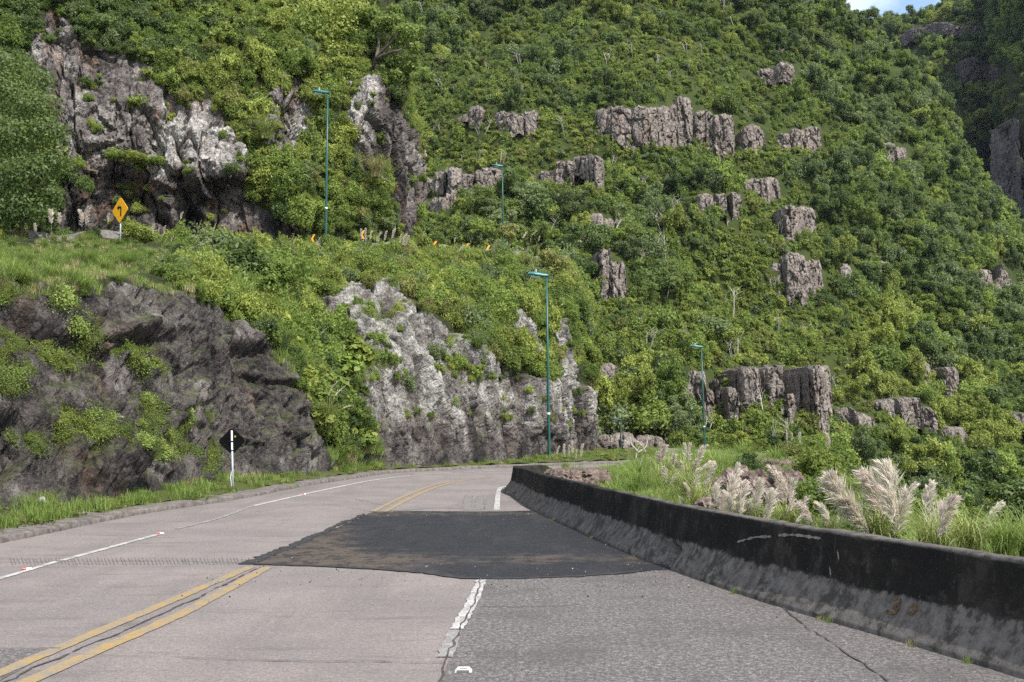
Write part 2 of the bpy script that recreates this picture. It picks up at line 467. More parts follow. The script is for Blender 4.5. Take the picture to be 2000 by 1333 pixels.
# ---- the cliff above the upper road
UP = cols([
 (-420, [(487, 62), (380, 62.5), (250, 64), (90, 67), (-100, 74), (-320, 90)]),
 (-150, [(494, 64), (380, 64.5), (250, 66), (90, 69), (-100, 76), (-320, 92)]),
 (0,    [(500, 66), (380, 66.5), (250, 68), (100, 71), (-100, 78), (-320, 94)]),
 (130,  [(503, 67.5), (375, 68.5), (250, 69), (90, 71.5), (-90, 79), (-310, 95)]),
 (250,  [(506, 69), (395, 71.2), (270, 70), (120, 73), (-60, 80), (-290, 96)]),
 (400,  [(514, 70.5), (400, 72.5), (320, 71.2), (190, 74), (10, 80), (-250, 98)]),
 (490,  [(517, 71.5), (402, 73.5), (330, 72.6), (230, 75), (20, 81), (-250, 99)]),
 (570,  [(519, 72.5), (400, 72.5), (290, 74.4), (170, 76.2), (0, 83), (-250, 100)]),
 (640,  [(521, 73.8), (410, 75), (300, 76.5), (170, 79), (-10, 85), (-250, 101)]),
 (710,  [(523, 75.5), (420, 76.4), (300, 77.6), (180, 79.5), (-20, 86), (-250, 102)]),
 (750,  [(525, 77), (430, 78), (300, 79.4), (190, 80.5), (-20, 88), (-240, 103)]),
 (785,  [(528, 79), (430, 79.6), (330, 80.4), (215, 82), (755, 20, 88), (745, -220, 104)]),
 (812,  [(532, 84), (440, 84.4), (350, 85), (805, 240, 87), (772, 60, 92), (760, -180, 108)]),
 (806,  [(532, 95), (440, 95), (350, 96), (798, 240, 98), (765, 90, 103), (755, -140, 118)]),
 (780,  [(532, 112), (440, 112), (350, 113), (770, 240, 115), (745, 110, 118), (735, -100, 130)]),
])
UP_ROCKS = [
 [(62, 60), (100, 25), (140, 40), (160, 75), (235, 100), (300, 135), (345, 190), (420, 200), (452, 262), (486, 300), (488, 362), (440, 372), (300, 352), (150, 345), (100, 270), (60, 160)],
 [(120, 335), (290, 340), (470, 362), (510, 410), (580, 440), (610, 492), (150, 478), (110, 430)],
 [(520, 200), (560, 140), (600, 170), (610, 240), (600, 300), (560, 305), (515, 300)],
 [(680, 170), (700, 155), (722, 200), (722, 262), (700, 285), (678, 240)],
 [(705, 155), (760, 168), (780, 215), (800, 270), (822, 320), (825, 370), (806, 420), (795, 470), (775, 410), (765, 320), (730, 310), (712, 250)],
 [(690, 275), (720, 275), (745, 330), (720, 345), (690, 330)],
]
up = Net(UP, 330, 800)
u0 = up.p.copy(); nrm = up.normals(); px, py = proj(u0)
wob = 12 * fbm(u0 * .5, 3)
isr = np.zeros(px.shape, bool)
for pl in UP_ROCKS: isr |= inpoly(px + wob, py + wob * .7, pl)
rk = isr.astype(float)
for _ in range(5):
    rk[1:-1, 1:-1] = (rk[1:-1, 1:-1] * 2 + rk[:-2, 1:-1] + rk[2:, 1:-1] + rk[1:-1, :-2] + rk[1:-1, 2:]) / 6
ug = u0.copy(); ug[..., 0] += .18 * u0[..., 2]
a1, e1 = facets(ug, (.17, .17, .07), .9); a2, e2 = facets(ug, (.5, .5, .15), .8); a3, e3 = facets(ug, (1.2, 1.2, .7), .7); a4, e4 = facets(ug, (3., 3., 2.2), .6)
disp = rk * (.85 * a1 + .65 * a2 + .36 * a3 + .13 * a4 - .5 * sstep(.07, 0, e1) - .3 * sstep(.08, 0, e2) - .12 * sstep(.08, 0, e3) + .06 * ridged(u0 * 2, 3) + .04 * fbm(u0 * 6, 2)) + (1 - rk) * .5 * fbm(u0 * .3, 3)
disp += rk * .35 * sstep(.0, 1, np.exp(-((py - 328) / 20) ** 2)) * sstep(180, 300, px) * sstep(620, 480, px)
up.p = u0 + nrm * disp[..., None]
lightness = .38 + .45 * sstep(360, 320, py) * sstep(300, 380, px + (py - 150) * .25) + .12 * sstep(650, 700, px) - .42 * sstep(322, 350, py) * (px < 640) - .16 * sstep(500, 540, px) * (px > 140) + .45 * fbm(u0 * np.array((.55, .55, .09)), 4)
lightness = lightness - .5 * sstep(716, 730, px) * sstep(796, 770, px) * sstep(420, 330, py) - .12 * (px > 660)  # shadow under the leaning tree is put into the rock tone here
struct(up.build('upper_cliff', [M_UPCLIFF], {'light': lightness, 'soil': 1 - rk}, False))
UP_RK = rk

# ---- upper road ledge between the two
led = np.array([bank.p[-1, ::8], bank.p[-1, ::8] + np.array((0, .6, -.3)), np.zeros((len(bank.p[-1, ::8]), 3))])
led[2] = led[1] + np.array((.5, 16, -.4))
Lf = Net(led, 12, 120)
struct(Lf.build('upper_road', [plain('upper_road_concrete', (.25, .23, .21), .9)]))

# ---- the great hillside and the mountain behind
HILL = cols([
 (600,  [(1380, 96), (1000, 118), (900, 121), (700, 135), (500, 155), (300, 183), (100, 220), (-100, 265), (-330, 335)]),
 (880,  [(1380, 90), (1000, 112), (900, 115), (700, 129), (500, 149), (300, 177), (100, 214), (-100, 260), (-330, 330)]),
 (1150, [(1380, 86), (1000, 108), (900, 112), (700, 126), (500, 148), (300, 176), (100, 215), (-100, 262), (-300, 330)]),
 (1400, [(1430, 90), (1050, 112), (900, 120), (700, 138), (500, 162), (300, 192), (100, 230), (-80, 272), (-250, 330)]),
 (1550, [(1450, 93), (1070, 115), (900, 125), (720, 144), (530, 168), (320, 198), (130, 233), (-40, 268), (-120, 300)]),
 (1640, [(1460, 96), (1080, 118), (900, 131), (730, 150), (550, 174), (360, 204), (180, 238), (44, 272), (96, 305)]),
 (1750, [(1460, 100), (1080, 122), (930, 136), (800, 152), (630, 176), (460, 202), (290, 234), (140, 260), (200, 292)]),
 (1850, [(1460, 106), (1080, 128), (950, 142), (820, 158), (680, 178), (550, 200), (410, 227), (285, 250), (345, 285)]),
 (1930, [(1460, 110), (1080, 132), (965, 145), (850, 160), (730, 178), (620, 200), (495, 224), (372, 245), (440, 280)]),
 (2000, [(1460, 113), (1080, 135), (980, 148), (880, 162), (780, 178), (680, 198), (575, 220), (470, 240), (540, 275)]),
 (2150, [(1460, 123), (1080, 145), (1000, 156), (930, 168), (860, 182), (790, 200), (710, 220), (635, 235), (710, 270)]),
 (2350, [(1460, 128), (1080, 150), (1020, 160), (980, 170), (930, 185), (880, 200), (830, 215), (780, 230), (850, 265)]),
])
hill = Net(HILL, 215, 240)
hn = hill.normals()
hill.p = hill.p + hn * (4.5 * fbm(hill.p * .03, 3) + 1.5 * ridged(hill.p * .07, 3))[..., None]
struct(hill.build('hillside', [M_HILL]))

MTN = cols([
 (1450, [(700, 390), (500, 400), (300, 420), (150, 440), (60, 460), (30, 480), (60, 530)]),
 (1620, [(700, 380), (500, 390), (300, 410), (160, 430), (80, 455), (56, 480), (86, 530)]),
 (1700, [(700, 375), (500, 385), (300, 402), (160, 425), (90, 450), (62, 475), (90, 530)]),
 (1770, [(700, 365), (500, 372), (320, 388), (170, 412), (90, 440), (56, 470), (90, 530)]),
 (1830, [(700, 362), (500, 368), (330, 382), (180, 405), (75, 435), (40, 465), (80, 530)]),
 (1890, [(700, 372), (500, 378), (340, 388), (190, 405), (70, 430), (4, 460), (40, 530)]),
 (1925, [(700, 400), (500, 405), (340, 415), (200, 420), (60, 435), (-25, 462), (30, 530)]),
 (1972, [(700, 430), (500, 430), (340, 432), (200, 434), (60, 440), (-40, 462), (30, 530)]),
 (1986, [(700, 345), (500, 350), (340, 356), (200, 366), (60, 385), (-120, 420), (30, 530)]),
 (2040, [(700, 320), (500, 326), (340, 334), (200, 345), (60, 360), (-160, 390), (30, 530)]),
 (2250, [(700, 300), (500, 308), (340, 318), (200, 330), (60, 370), (-80, 430), (30, 530)]),
 (2450, [(700, 300), (500, 308), (340, 318), (200, 330), (60, 370), (-80, 430), (30, 530)]),
])
mtn = Net(MTN, 140, 200)
mtn.p = mtn.p + mtn.normals() * (5 * fbm(mtn.p * .018, 3) + 2 * ridged(mtn.p * .04, 3))[..., None]
struct(mtn.build('mountain', [M_UPCLIFF], {'light': np.full(mtn.p.shape[:2], .45), 'soil': np.ones(mtn.p.shape[:2])}))

# ---- the ground sheet: grass island right of the barrier, dropping into the valley
def gz(x, y):
    x = np.asarray(x, float); y = np.asarray(y, float)
    xe = 5.6 + .118 * y
    bord = np.interp(y, [30, 33.4, 36.2, 40, 44.2, 49.5, 56.5, 64, 75, 106], [.8, .6, 1., 2.2, 4.8, 9, 13.7, 17.7, 19.7, 16])
    isl = .8 * np.exp(-(((x - 7.) / 4.2) ** 2 + ((y - 38) / 8) ** 2)) + .5 * np.exp(-(((x - 10) / 4) ** 2 + ((y - 58) / 12) ** 2))
    isl = isl * sstep(.1, 1.8, x - bord)
    z = -.07 + isl - .004 * np.maximum(y - 45, 0)
    q = np.stack([x, y, 0 * x], -1)
    right = sstep(1.2, 3., x - np.interp(y, [8, 30, 45], [4, .2, 3.]))
    z = z + right * .12 * fbm(q * .45, 3)
    dr = np.maximum(x - xe, 0)
    z = z - np.minimum(.75 * dr + .02 * dr ** 2, 34)
    return z
gx = np.concatenate([np.linspace(-60, -12, 30), np.linspace(-11.5, 22, 150), np.linspace(23, 260, 60)])
gy = np.concatenate([np.linspace(-40, 6, 20), np.linspace(6.4, 70, 200), np.linspace(71, 130, 60)])
X, Y = np.meshgrid(gx, gy)
gnd = Net.__new__(Net); gnd.p = np.stack([X, Y, gz(X, Y)], -1); gnd.nv, gnd.nu = X.shape
struct(gnd.build('ground', [M_GRASSGROUND]))
# far valley floor reaching the horizon
fl = MB(); fl.v = [(-3000, -3000, -60), (3000, -3000, -60), (3000, 3000, -60), (-3000, 3000, -60)]; fl.f = [(0, 1, 2, 3)]
struct(fl.build('valley_floor', [M_HILL]))

# ------------------------------------------------------------------ road
def polyinterp(pts, n):
    pts = np.array(pts, float)
    d = np.concatenate([[0], np.cumsum(np.linalg.norm(np.diff(pts, axis=0), axis=1))])
    t = np.interp(np.linspace(0, d[-1], n), d, np.arange(len(pts)))
    return herm(pts, t)
def gp(l): return [tuple(G(*q)[:2]) for q in l]

LKERB = [(-9.6, 3), (-9.4, 12)] + gp([(0, 1062), (250, 1010), (470, 975), (600, 950), (700, 934)]) + [(-5.0, 45.6), (-2.9, 49.0), (.2, 53.0), (4.5, 57.6), (8.8, 64), (11, 72), (11.5, 85), (9, 104)]
RIGHT = [(6.5, 0), (5.6, 5), (4.6, 8.6), (3.0, 12.2), (2.25, 15.5), (1.3, 22), (.3, 30.6), (.2, 33.4), (.7, 36.2), (2.0, 40), (4.6, 44.2), (8.8, 49.5), (13.5, 56.5), (17.5, 64), (19.5, 75), (18.5, 88), (15, 106)]
n = 260
L_, R_ = polyinterp(LKERB, n), polyinterp(RIGHT, n)
m = NT('road_concrete')
fine = m.noise(55, 5, .75); mid = m.noise(9, 8, .7); big = m.noise(.55, 6, .6)
lane = m.noise(1.3, 6, .65, m.P((1, .1, 1)))
base = m.mix(m.ramp(big, .35, .68), (.200, .172, .161), (.150, .134, .129))
base = m.mix(m.math('MULTIPLY', m.ramp(lane, .46, .68), .6), base, (.125, .11, .103))
base = m.mix(m.math('MULTIPLY', m.ramp(fine, .47, .58), .7), base, (.075, .068, .066))
base = m.mix(m.math('MULTIPLY', m.ramp(m.noise(17, 6, .8), .5, .58), .5), base, (.09, .08, .077))
base = m.mix(m.math('MULTIPLY', m.ramp(m.noise(24, 5, .8), .55, .61), .5), base, (.27, .255, .25))
base = m.mix(m.math('MULTIPLY', m.ramp(m.noise(3.2, 10, .75), .6, .7), .35), base, (.30, .285, .28))
base = m.mix(m.math('MULTIPLY', m.ramp(m.noise(1.7, 9, .75, m.P((.35, 1.6, 1))), .52, .68), .65), base, (.085, .075, .07))
base = m.mix(m.math('MULTIPLY', m.ramp(m.noise(.9, 6, .7), .58, .72), .35), base, (.22, .16, .135))
base = m.mix(m.math('MULTIPLY', m.ramp(m.voro(2.6, None), .06, .025), .55), base, (.05, .045, .04))
gw = m.n('ShaderNodeTexWave', _bands_direction='Y', Vector=m.P(), Scale=7.5, Distortion=1.2, Detail=3, i4=3.0).outputs['Fac']
gm = m.math('MULTIPLY', m.ramp(m.noise(.4, 3), .42, .6), m.ramp(m.n('ShaderNodeSeparateXYZ', Vector=m.P()).outputs['Y'], 18, 12))
base = m.mix(m.math('MULTIPLY', m.math('MULTIPLY', m.ramp(gw, .5, .8), gm), .3), base, (.10, .09, .085))
m.pbr(base, .9, .2, m.bump(m.math('ADD', fine, m.math('MULTIPLY', mid, 1.5)), .35, .012))
M_ROAD = m.m

m = NT('shoulder_concrete')
ag = m.voro(34, None); fine = m.noise(70, 5, .8); big = m.noise(.8, 7, .65)
c = m.mix(m.ramp(ag, .15, .5), (.175, .16, .154), (.10, .092, .089))
c = m.mix(m.math('MULTIPLY', m.ramp(fine, .51, .59), .8), c, (.03, .028, .027))
c = m.mix(m.math('MULTIPLY', m.ramp(fine, .44, .34), .6), c, (.38, .35, .335))
midn = m.noise(19, 6, .85)
c = m.mix(m.math('MULTIPLY', m.ramp(midn, .5, .57), .65), c, (.045, .042, .04))
c = m.mix(m.math('MULTIPLY', m.ramp(midn, .46, .39), .55), c, (.28, .26, .252))
c = m.mix(m.math('MULTIPLY', m.ramp(big, .47, .66), .6), c, (.06, .056, .054))
c = m.mix(m.math('MULTIPLY', m.ramp(m.noise(2.3, 8, .7), .60, .7), .6), c, (.03, .03, .031))
m.pbr(c, .92, .2, m.bump(m.math('ADD', ag, fine), .5, .015))
M_SHOULDER = m.m

NU = 36
t = np.linspace(0, 1, NU)[None, :, None]
rp = L_[:, None, :] * (1 - t) + R_[:, None, :] * t
rz = .0 - .004 * np.maximum(rp[..., 1] - 45, 0)
road = Net.__new__(Net); road.p = np.concatenate([rp, rz[..., None]], -1); road.nv, road.nu = n, NU
struct(road.build('road', [M_ROAD]))
def roadz(y): return -.004 * max(y - 45, 0)

def strip(name, pts, w, mat, z=.004, n=None, parent=None, ragged=0., w2=None):
    """flat painted strip along a ground line"""
    pts = np.array(pts, float); n = n or max(2, int(np.linalg.norm(np.diff(pts, axis=0), axis=1).sum() / .12))
    q = polyinterp(pts, n)
    d = np.gradient(q, axis=0); d /= np.linalg.norm(d, axis=1)[:, None]
    nr = np.stack([-d[:, 1], d[:, 0]], 1)
    ww = np.linspace(w, w2 if w2 is not None else w, n)[:, None] / 2
    ja = ragged * fbm(np.concatenate([q * 7, np.zeros((n, 1))], 1), 3)[:, None]
    jb = ragged * fbm(np.concatenate([q * 7, np.ones((n, 1)) * 5], 1), 3)[:, None]
    a, b = q + nr * (ww + ja), q - nr * (ww + jb)
    zz = np.array([z + roadz(y) for y in q[:, 1]])[:, None]
    v = np.concatenate([np.concatenate([a, zz], 1), np.concatenate([b, zz], 1)])
    i = np.arange(n - 1)
    f = np.stack([i, i + n, i + n + 1, i + 1], 1)
    f = f[:, ::-1]
    return struct(link(name, mesh(name, v, f[:, ::-1], [mat], False), parent))

def paint(name, col, wear, under=(.15, .14, .134)):
    m = NT(name)
    f = m.math('ADD', m.math('MULTIPLY', m.noise(3.5, 8, .75), .5), m.math('MULTIPLY', m.noise(38, 5, .8), .5))
    c = m.mix(m.ramp(f, wear - .04, wear + .10), tuple(x * 1.0 for x in col), under)
    c = m.mix(m.math('MULTIPLY', m.ramp(m.noise(14, 6, .7), .5, .7), .35), c, tuple(x * .55 for x in col))
    m.pbr(c, .75, .25); return m.m
M_YEL = paint('yellow_paint', (.255, .17, .055), .47)
M_WHT = paint('white_paint', (.37, .36, .35), .48)
M_WORN = paint('worn_white_paint', (.30, .29, .28), .43)
M_BLACK = plain('tar', (.022, .021, .022), .8, .3, .4, 8)
M_CRACK = plain('crack_dirt', (.055, .049, .045), .95, .1, .4, 12)

# shoulder sheet right of the white line, near the barrier
sl = [(-.80, 4), (-.62, 7)] + gp([(860, 1333), (900, 1235), (938, 1140)])
sl = np.array(sl); ylo = np.linspace(4, 16.2, 40)
lx = np.interp(ylo, sl[:, 1], sl[:, 0]); rx = np.interp(ylo, np.array(RIGHT)[:6, 1], np.array(RIGHT)[:6, 0])
tt = np.linspace(0, 1, 24)[None, :]
sp = np.stack([lx[:, None] * (1 - tt) + rx[:, None] * tt, np.repeat(ylo[:, None], 24, 1), np.full((40, 24), .004)], -1)
sh = Net.__new__(Net); sh.p = sp; sh.nv, sh.nu = 40, 24
struct(sh.build('road_shoulder', [M_SHOULDER]))

# lower left rough slab seen in the near corner
rs = MB(); rs.v = [tuple(G(*q, .004)) for q in ((-260, 1345), (-240, 1272), (20, 1268), (150, 1268), (25, 1335))]; rs.v = [(-8.8, 4, .004), (-8.8, 8.9, .004), tuple(G(0, 1268, .004)), tuple(G(112, 1268, .004)), (-3.95, 7.6, .004), (-4.1, 4, .004)]
rs.f = [tuple(reversed(range(6)))]
struct(rs.build('rough_slab', [M_SHOULDER]))

# black asphalt patch: ragged outline
near_e = [(497, 1103), (600, 1106), (720, 1112), (830, 1120), (930, 1131), (1050, 1130), (1170, 1124), (1290, 1112)]
far_e = [(728, 1001), (800, 999), (900, 1000), (980, 999), (1028, 997)]
ne = polyinterp(gp(near_e), 90); fe = polyinterp(gp(far_e), 90)
k = np.linspace(0, 1, 60)[:, None, None]
pp = ne[None] * (1 - k) + fe[None] * k
# right border follows the barrier foot
ry = pp[:, -1, 1]; rxx = np.interp(ry, np.array(RIGHT)[:, 1], np.array(RIGHT)[:, 0])
for a in range(60):
    x0 = pp[a, 0, 0]; s_ = (pp[a, :, 0] - x0) / (pp[a, -1, 0] - x0); pp[a, :, 0] = x0 + s_ * (rxx[a] - .02 - x0)
jit = .05 * fbm(np.concatenate([pp * 3, np.zeros(pp.shape[:2] + (1,))], -1), 3)
bord = np.zeros(pp.shape[:2]); bord[0] = 1; bord[-1] = 1; bord[:, 0] = 1
pp[..., 1] += jit * bord * 1.5; pp[..., 0] += jit * bord * (np.arange(90) == 0)[None]
zz = .009 + .0 * jit
pat = Net.__new__(Net); pat.p = np.concatenate([pp, np.full(pp.shape[:2] + (1,), .009)], -1); pat.nv, pat.nu = 60, 90
m = NT('fresh_asphalt')
f = m.noise(60, 5, .75); b = m.noise(2.6, 9, .75, m.P((.5, 1.1, 1)), .8); 
c = m.mix(m.ramp(f, .4, .7), (.005, .005, .0075), (.017, .0168, .0205))
ex = m.attr('dust')
c = m.mix(m.math('MULTIPLY', m.ramp(m.math('ADD', m.math('MULTIPLY', b, .9), m.math('MULTIPLY', ex, .42)), .62, .86), .62), c, (.085, .063, .045))
mo = m.noise(3.2, 10, .8, m.P((1, .6, 1)))
c = m.mix(m.math('MULTIPLY', m.ramp(mo, .48, .56), .8), c, (.004, .004, .0055))
c = m.mix(m.math('MULTIPLY', m.ramp(m.noise(22, 5, .8), .57, .64), .5), c, (.06, .056, .053))
c = m.mix(m.math('MULTIPLY', m.ramp(m.noise(.8, 5, .6, m.P((1.5, .3, 1))), .5, .66), .35), c, (.034, .032, .034))
c = m.mix(m.math('MULTIPLY', m.ramp(m.voro(3.4, None), .05, .02), .8), c, (.16, .155, .15))
m.pbr(c, .75, .35, m.bump(f, .5, .01))
xx, yy = pat.p[..., 0], pat.p[..., 1]
dust = np.exp(-((yy - 16.2) / 1.6) ** 2) * sstep(1.5, -2.5, xx) + .75 * np.exp(-((yy - 16.6) / .8) ** 2) * sstep(-1, 1, xx) + np.exp(-((xx + 3.2) / .8) ** 2) * sstep(27, 18, yy) * .9 + .7 * np.exp(-((yy - 25) / .9) ** 2)
struct(pat.build('asphalt_patch', [m.m], {'dust': dust}))
# tar seam round the patch
strip('tar_seam', [tuple(q) for q in ne[::6]], .13, M_BLACK, .013, ragged=.05)
lefte = np.array([pp[a, 0] for a in range(0, 60, 4)])
strip('tar_seam', lefte + np.array((-.08, 0)), .22, M_BLACK, .0135, ragged=.09, w2=.1)

# painted lines
yl = [(-4.32, 4)] + gp([(0, 1316), (120, 1265), (310, 1185), (490, 1108)])
yr = [(-3.98, 4)] + gp([(62, 1330), (200, 1268), (370, 1192), (522, 1109)])
strip('centre_line', yl, .15, M_YEL, .008, ragged=.018)
strip('centre_line', yr, .16, M_YEL, .008, ragged=.018)
strip('road_crack', (np.array(polyinterp(yl, 30)) * .45 + np.array(polyinterp(yr, 30)) * .55) + RN.normal(size=(30, 2)) * .02, .022, M_CRACK, .0085, ragged=.028)
strip('centre_line', gp([(728, 1000), (785, 972), (835, 952), (880, 940)]), .13, M_YEL, .008, ragged=.02)
strip('centre_line', gp([(752, 1000), (803, 973), (850, 953), (895, 941), (960, 932)]), .13, M_YEL, .008, ragged=.02)
strip('edge_line', [(-6.75, 4), (-6.72, 10)] + gp([(0, 1131), (110, 1098)]), .10, M_WHT, .008, ragged=.012)
strip('edge_line', gp([(120, 1096), (215, 1070), (318, 1042)]), .115, M_WHT, .008, ragged=.012)
strip('edge_line', gp([(345, 1034), (430, 1012), (490, 990)]), .10, M_WORN, .008, ragged=.03)
strip('edge_line', gp([(495, 989), (560, 974), (650, 954), (740, 937), (830, 927), (920, 922), (985, 919.5)]) + [(1.4, 50.4), (5.2, 54.6)], .15, M_WHT, .008, ragged=.01)
strip('edge_line', gp([(868, 1285), (890, 1232)]), .13, M_WORN, .009, ragged=.03)
strip('edge_line', gp([(893, 1230), (918, 1185), (941, 1134)]), .13, M_WHT, .009, ragged=.03)
strip('edge_line', gp([(970, 997), (973, 965), (976, 955)]) + [(.0, 36.6), (.7, 38.2), (2.2, 40.8)], .14, M_WHT, .008, ragged=.012)
# slab joints and cracks
for q, w in (([(340, 1285), (450, 1290), (560, 1293), (700, 1294), (868, 1297)], .02), ([(0, 1100), (130, 1098), (300, 1097), (497, 1101)], .025),
             ([(858, 1333), (880, 1270), (925, 1180), (940, 1132)], .03), ([(935, 1187), (1000, 1187), (1060, 1186), (1130, 1183)], .025),
             ([(1530, 1190), (1580, 1228), (1640, 1268), (1735, 1333)], .03), ([(0, 1268), (60, 1268), (118, 1268)], .02),
             ([(500, 1000), (620, 985), (730, 1000)], .015), ([(690, 975), (760, 990)], .02)):
    g = polyinterp(gp(q), 24); g[1:-1] += RN.normal(size=(22, 2)) * .012
    strip('road_crack', g, w * .55, M_CRACK, .0125, ragged=.014)
# hatch of short saw cuts along the joint in the left lane
gr = MB()
for i in range(64):
    x = 20 + i * 7.4 + R.uniform(-1.5, 1.5); a, b = G(x, 1090 + R.uniform(-1, 2), .0055), G(x + 5, 1103 + R.uniform(-2, 1), .0055)
    w = .007
    gr.add([a + (-w, 0, 0), a + (w, 0, 0), b + (w, 0, 0), b + (-w, 0, 0)], [(3, 2, 1, 0)])
struct(gr.build('road_groove', [plain('groove_shade', (.108, .097, .092), .95)]))
# rubber scuffs beyond the patch
for x in (912, 935, 955):
    strip('tyre_mark', gp([(x, 997), (x + 1, 982), (x + 4, 968)]), .22, paint('tyre_rubber_%d' % x, (.11, .10, .095), .46), .0045, ragged=.06)
strip('tyre_mark', gp([(770, 998), (850, 992), (940, 995)]), .35, paint('dust_smear', (.10, .09, .085), .46), .005, ragged=.15)

# kerb and gutter along the foot of the rock
Lk = polyinterp(LKERB, 200)
d = np.gradient(Lk, axis=0); d /= np.linalg.norm(d, axis=1)[:, None]; nl = np.stack([-d[:, 1], d[:, 0]], 1)
prof = [(.0, -.05), (.0, .075), (.05, .11), (.5, .13), (1.1, .16), (1.5, .22)]
kv = np.zeros((200, len(prof), 3))
for j, (o_, z_) in enumerate(prof):
    kv[:, j, :2] = Lk + nl * o_; kv[:, j, 2] = z_ + np.array([roadz(y) for y in Lk[:, 1]])
kv[..., 2] += .04 * fbm(kv * 1.7, 3); kv[..., :2] += .03 * fbm(kv * 2.3 + 3, 3)[..., None]
kb = Net.__new__(Net); kb.p = kv; kb.nv, kb.nu = kv.shape[:2]
m = NT('old_kerb'); f = m.noise(5, 9, .7); g = m.noise(40, 5, .75)
c = m.mix(m.ramp(f, .35, .65), (.07, .06, .056), (.15, .135, .125)); c = m.mix(m.math('MULTIPLY', m.ramp(g, .5, .7), .5), c, (.035, .03, .028))
c = m.mix(m.math('MULTIPLY', m.ramp(m.noise(1.2, 6), .55, .68), .5), c, (.08, .09, .03))
m.pbr(c, .95, .15, m.bump(f, .5, .03))
struct(kb.build('kerb', [m.m]))
KERB_IN = Lk + nl * 1.0

# ------------------------------------------------------------------ concrete barrier
m = NT('barrier_concrete')
z = m.n('ShaderNodeSeparateXYZ', Vector=m.P()).outputs['Z']
f = m.noise(6, 9, .72); g = m.noise(1.6, 7, .65); st = m.noise(1.5, 9, .72, m.P((1, 1, .5))); g2 = m.noise(35, 5, .75)
c = m.mix(m.ramp(f, .3, .7), (.15, .137, .125), (.06, .054, .048))
# black algae: thick on the upper face, thinning to the foot and to the top edge
hi = m.ramp(m.math('ADD', z, m.math('ADD', m.math('MULTIPLY', m.math('SUBTRACT', f, .5), .16), m.math('MULTIPLY', m.math('SUBTRACT', m.noise(.9, 6, .7), .5), .22))), .35, .40)
hi2 = m.ramp(m.math('ADD', z, m.math('MULTIPLY', m.math('SUBTRACT', g, .5), .06)), .865, .84)
alg = m.math('MULTIPLY', hi, m.math('ADD', .25, m.math('MULTIPLY', hi2, .72)))
c = m.mix(alg, c, m.mix(m.ramp(g, .4, .62), (.007, .0066, .0062), (.016, .014, .011)))
c = m.mix(m.math('MULTIPLY', m.ramp(m.math('ADD', m.math('MULTIPLY', g, .55), m.math('MULTIPLY', f, .45)), .51, .57), .75), c, (.034, .031, .027))
drip = m.noise(7, 6, .7, m.P((1, 1, .07)))
c = m.mix(m.math('MULTIPLY', m.ramp(drip, .55, .68), .5), c, (.012, .011, .010))
c = m.mix(m.math('MULTIPLY', m.ramp(drip, .42, .30), .22), c, (.10, .093, .083))
c = m.mix(m.math('MULTIPLY', m.ramp(m.math('ADD', m.math('MULTIPLY', f, .6), m.math('MULTIPLY', g2, .4)), .58, .66), .35), c, (.24, .23, .21))
m.pbr(c, .93, .15, m.bump(m.math('ADD', f, m.math('MULTIPLY', g2, .5)), .6, .02))
M_BARR = m.m
base_l = [(5.9, 2.5), (5.15, 5)] + gp([(2000, 1328), (1740, 1250), (1500, 1180), (1290, 1107), (1200, 1070), (1100, 1025), (1030, 992), (1000, 971)]) + [(-.26, 32.6), (-.25, 33.8), (.05, 35.2), (.7, 36.8), (1.7, 38.6)]
Bl = polyinterp(base_l, 640)
d = np.gradient(Bl, axis=0); d /= np.linalg.norm(d, axis=1)[:, None]; nr = np.stack([d[:, 1], -d[:, 0]], 1)
prof = [(0, -.06), (0, .035), (.012, .06), (.08, .15), (.15, .25), (.2, .34), (.226, .42), (.25, .55), (.27, .68), (.283, .80), (.29, .845), (.303, .86), (.36, .864), (.42, .864), (.455, .858), (.468, .84), (.49, .5), (.53, .2), (.55, -.3)]
bv = np.zeros((640, len(prof), 3))
for j, (o_, z_) in enumerate(prof):
    bv[:, j, :2] = Bl + nr * o_; bv[:, j, 2] = z_
hs = np.interp(Bl[:, 1], [3, 9, 20, 30, 33, 36.8, 38.6], [1.03, 1.03, .98, .92, .88, .78, .2])
bv[..., 2] = np.where(bv[..., 2] > .05, bv[..., 2] * hs[:, None], bv[..., 2])
jj = np.array([q[1] for q in prof])
bv[..., 2] += (.014 * fbm(bv * 1.8, 3) + .022 * np.minimum(0, ridged(bv * 5.1, 3) + .3)) * (jj > .7)[None]
bv += (.008 * fbm(bv * 5, 3))[..., None] * nr[:, None, :].repeat(len(prof), 1) @ np.array([[1, 0, 0], [0, 1, 0]])
# spalled notch in the foot
k = np.exp(-((Bl[:, 1] - 15.7) / .28) ** 2)
bv[:, 1:5, :2] += (nr[:, None, :] * (.16 * k)[:, None, None])
bar = Net.__new__(Net); bar.p = bv; bar.nv, bar.nu = bv.shape[:2]
broot = empty('concrete_barrier', (2.5, 15, 0)); tag(broot, 'long black-stained concrete safety barrier curving along the right road edge', 'barrier')
fc = bar.faces()[:, ::-1]
bme = mesh('barrier_body', bv.reshape(-1, 3) - np.array((2.5, 15, 0)), fc, [M_BARR], True)
bw = link('barrier_body', bme, broot)
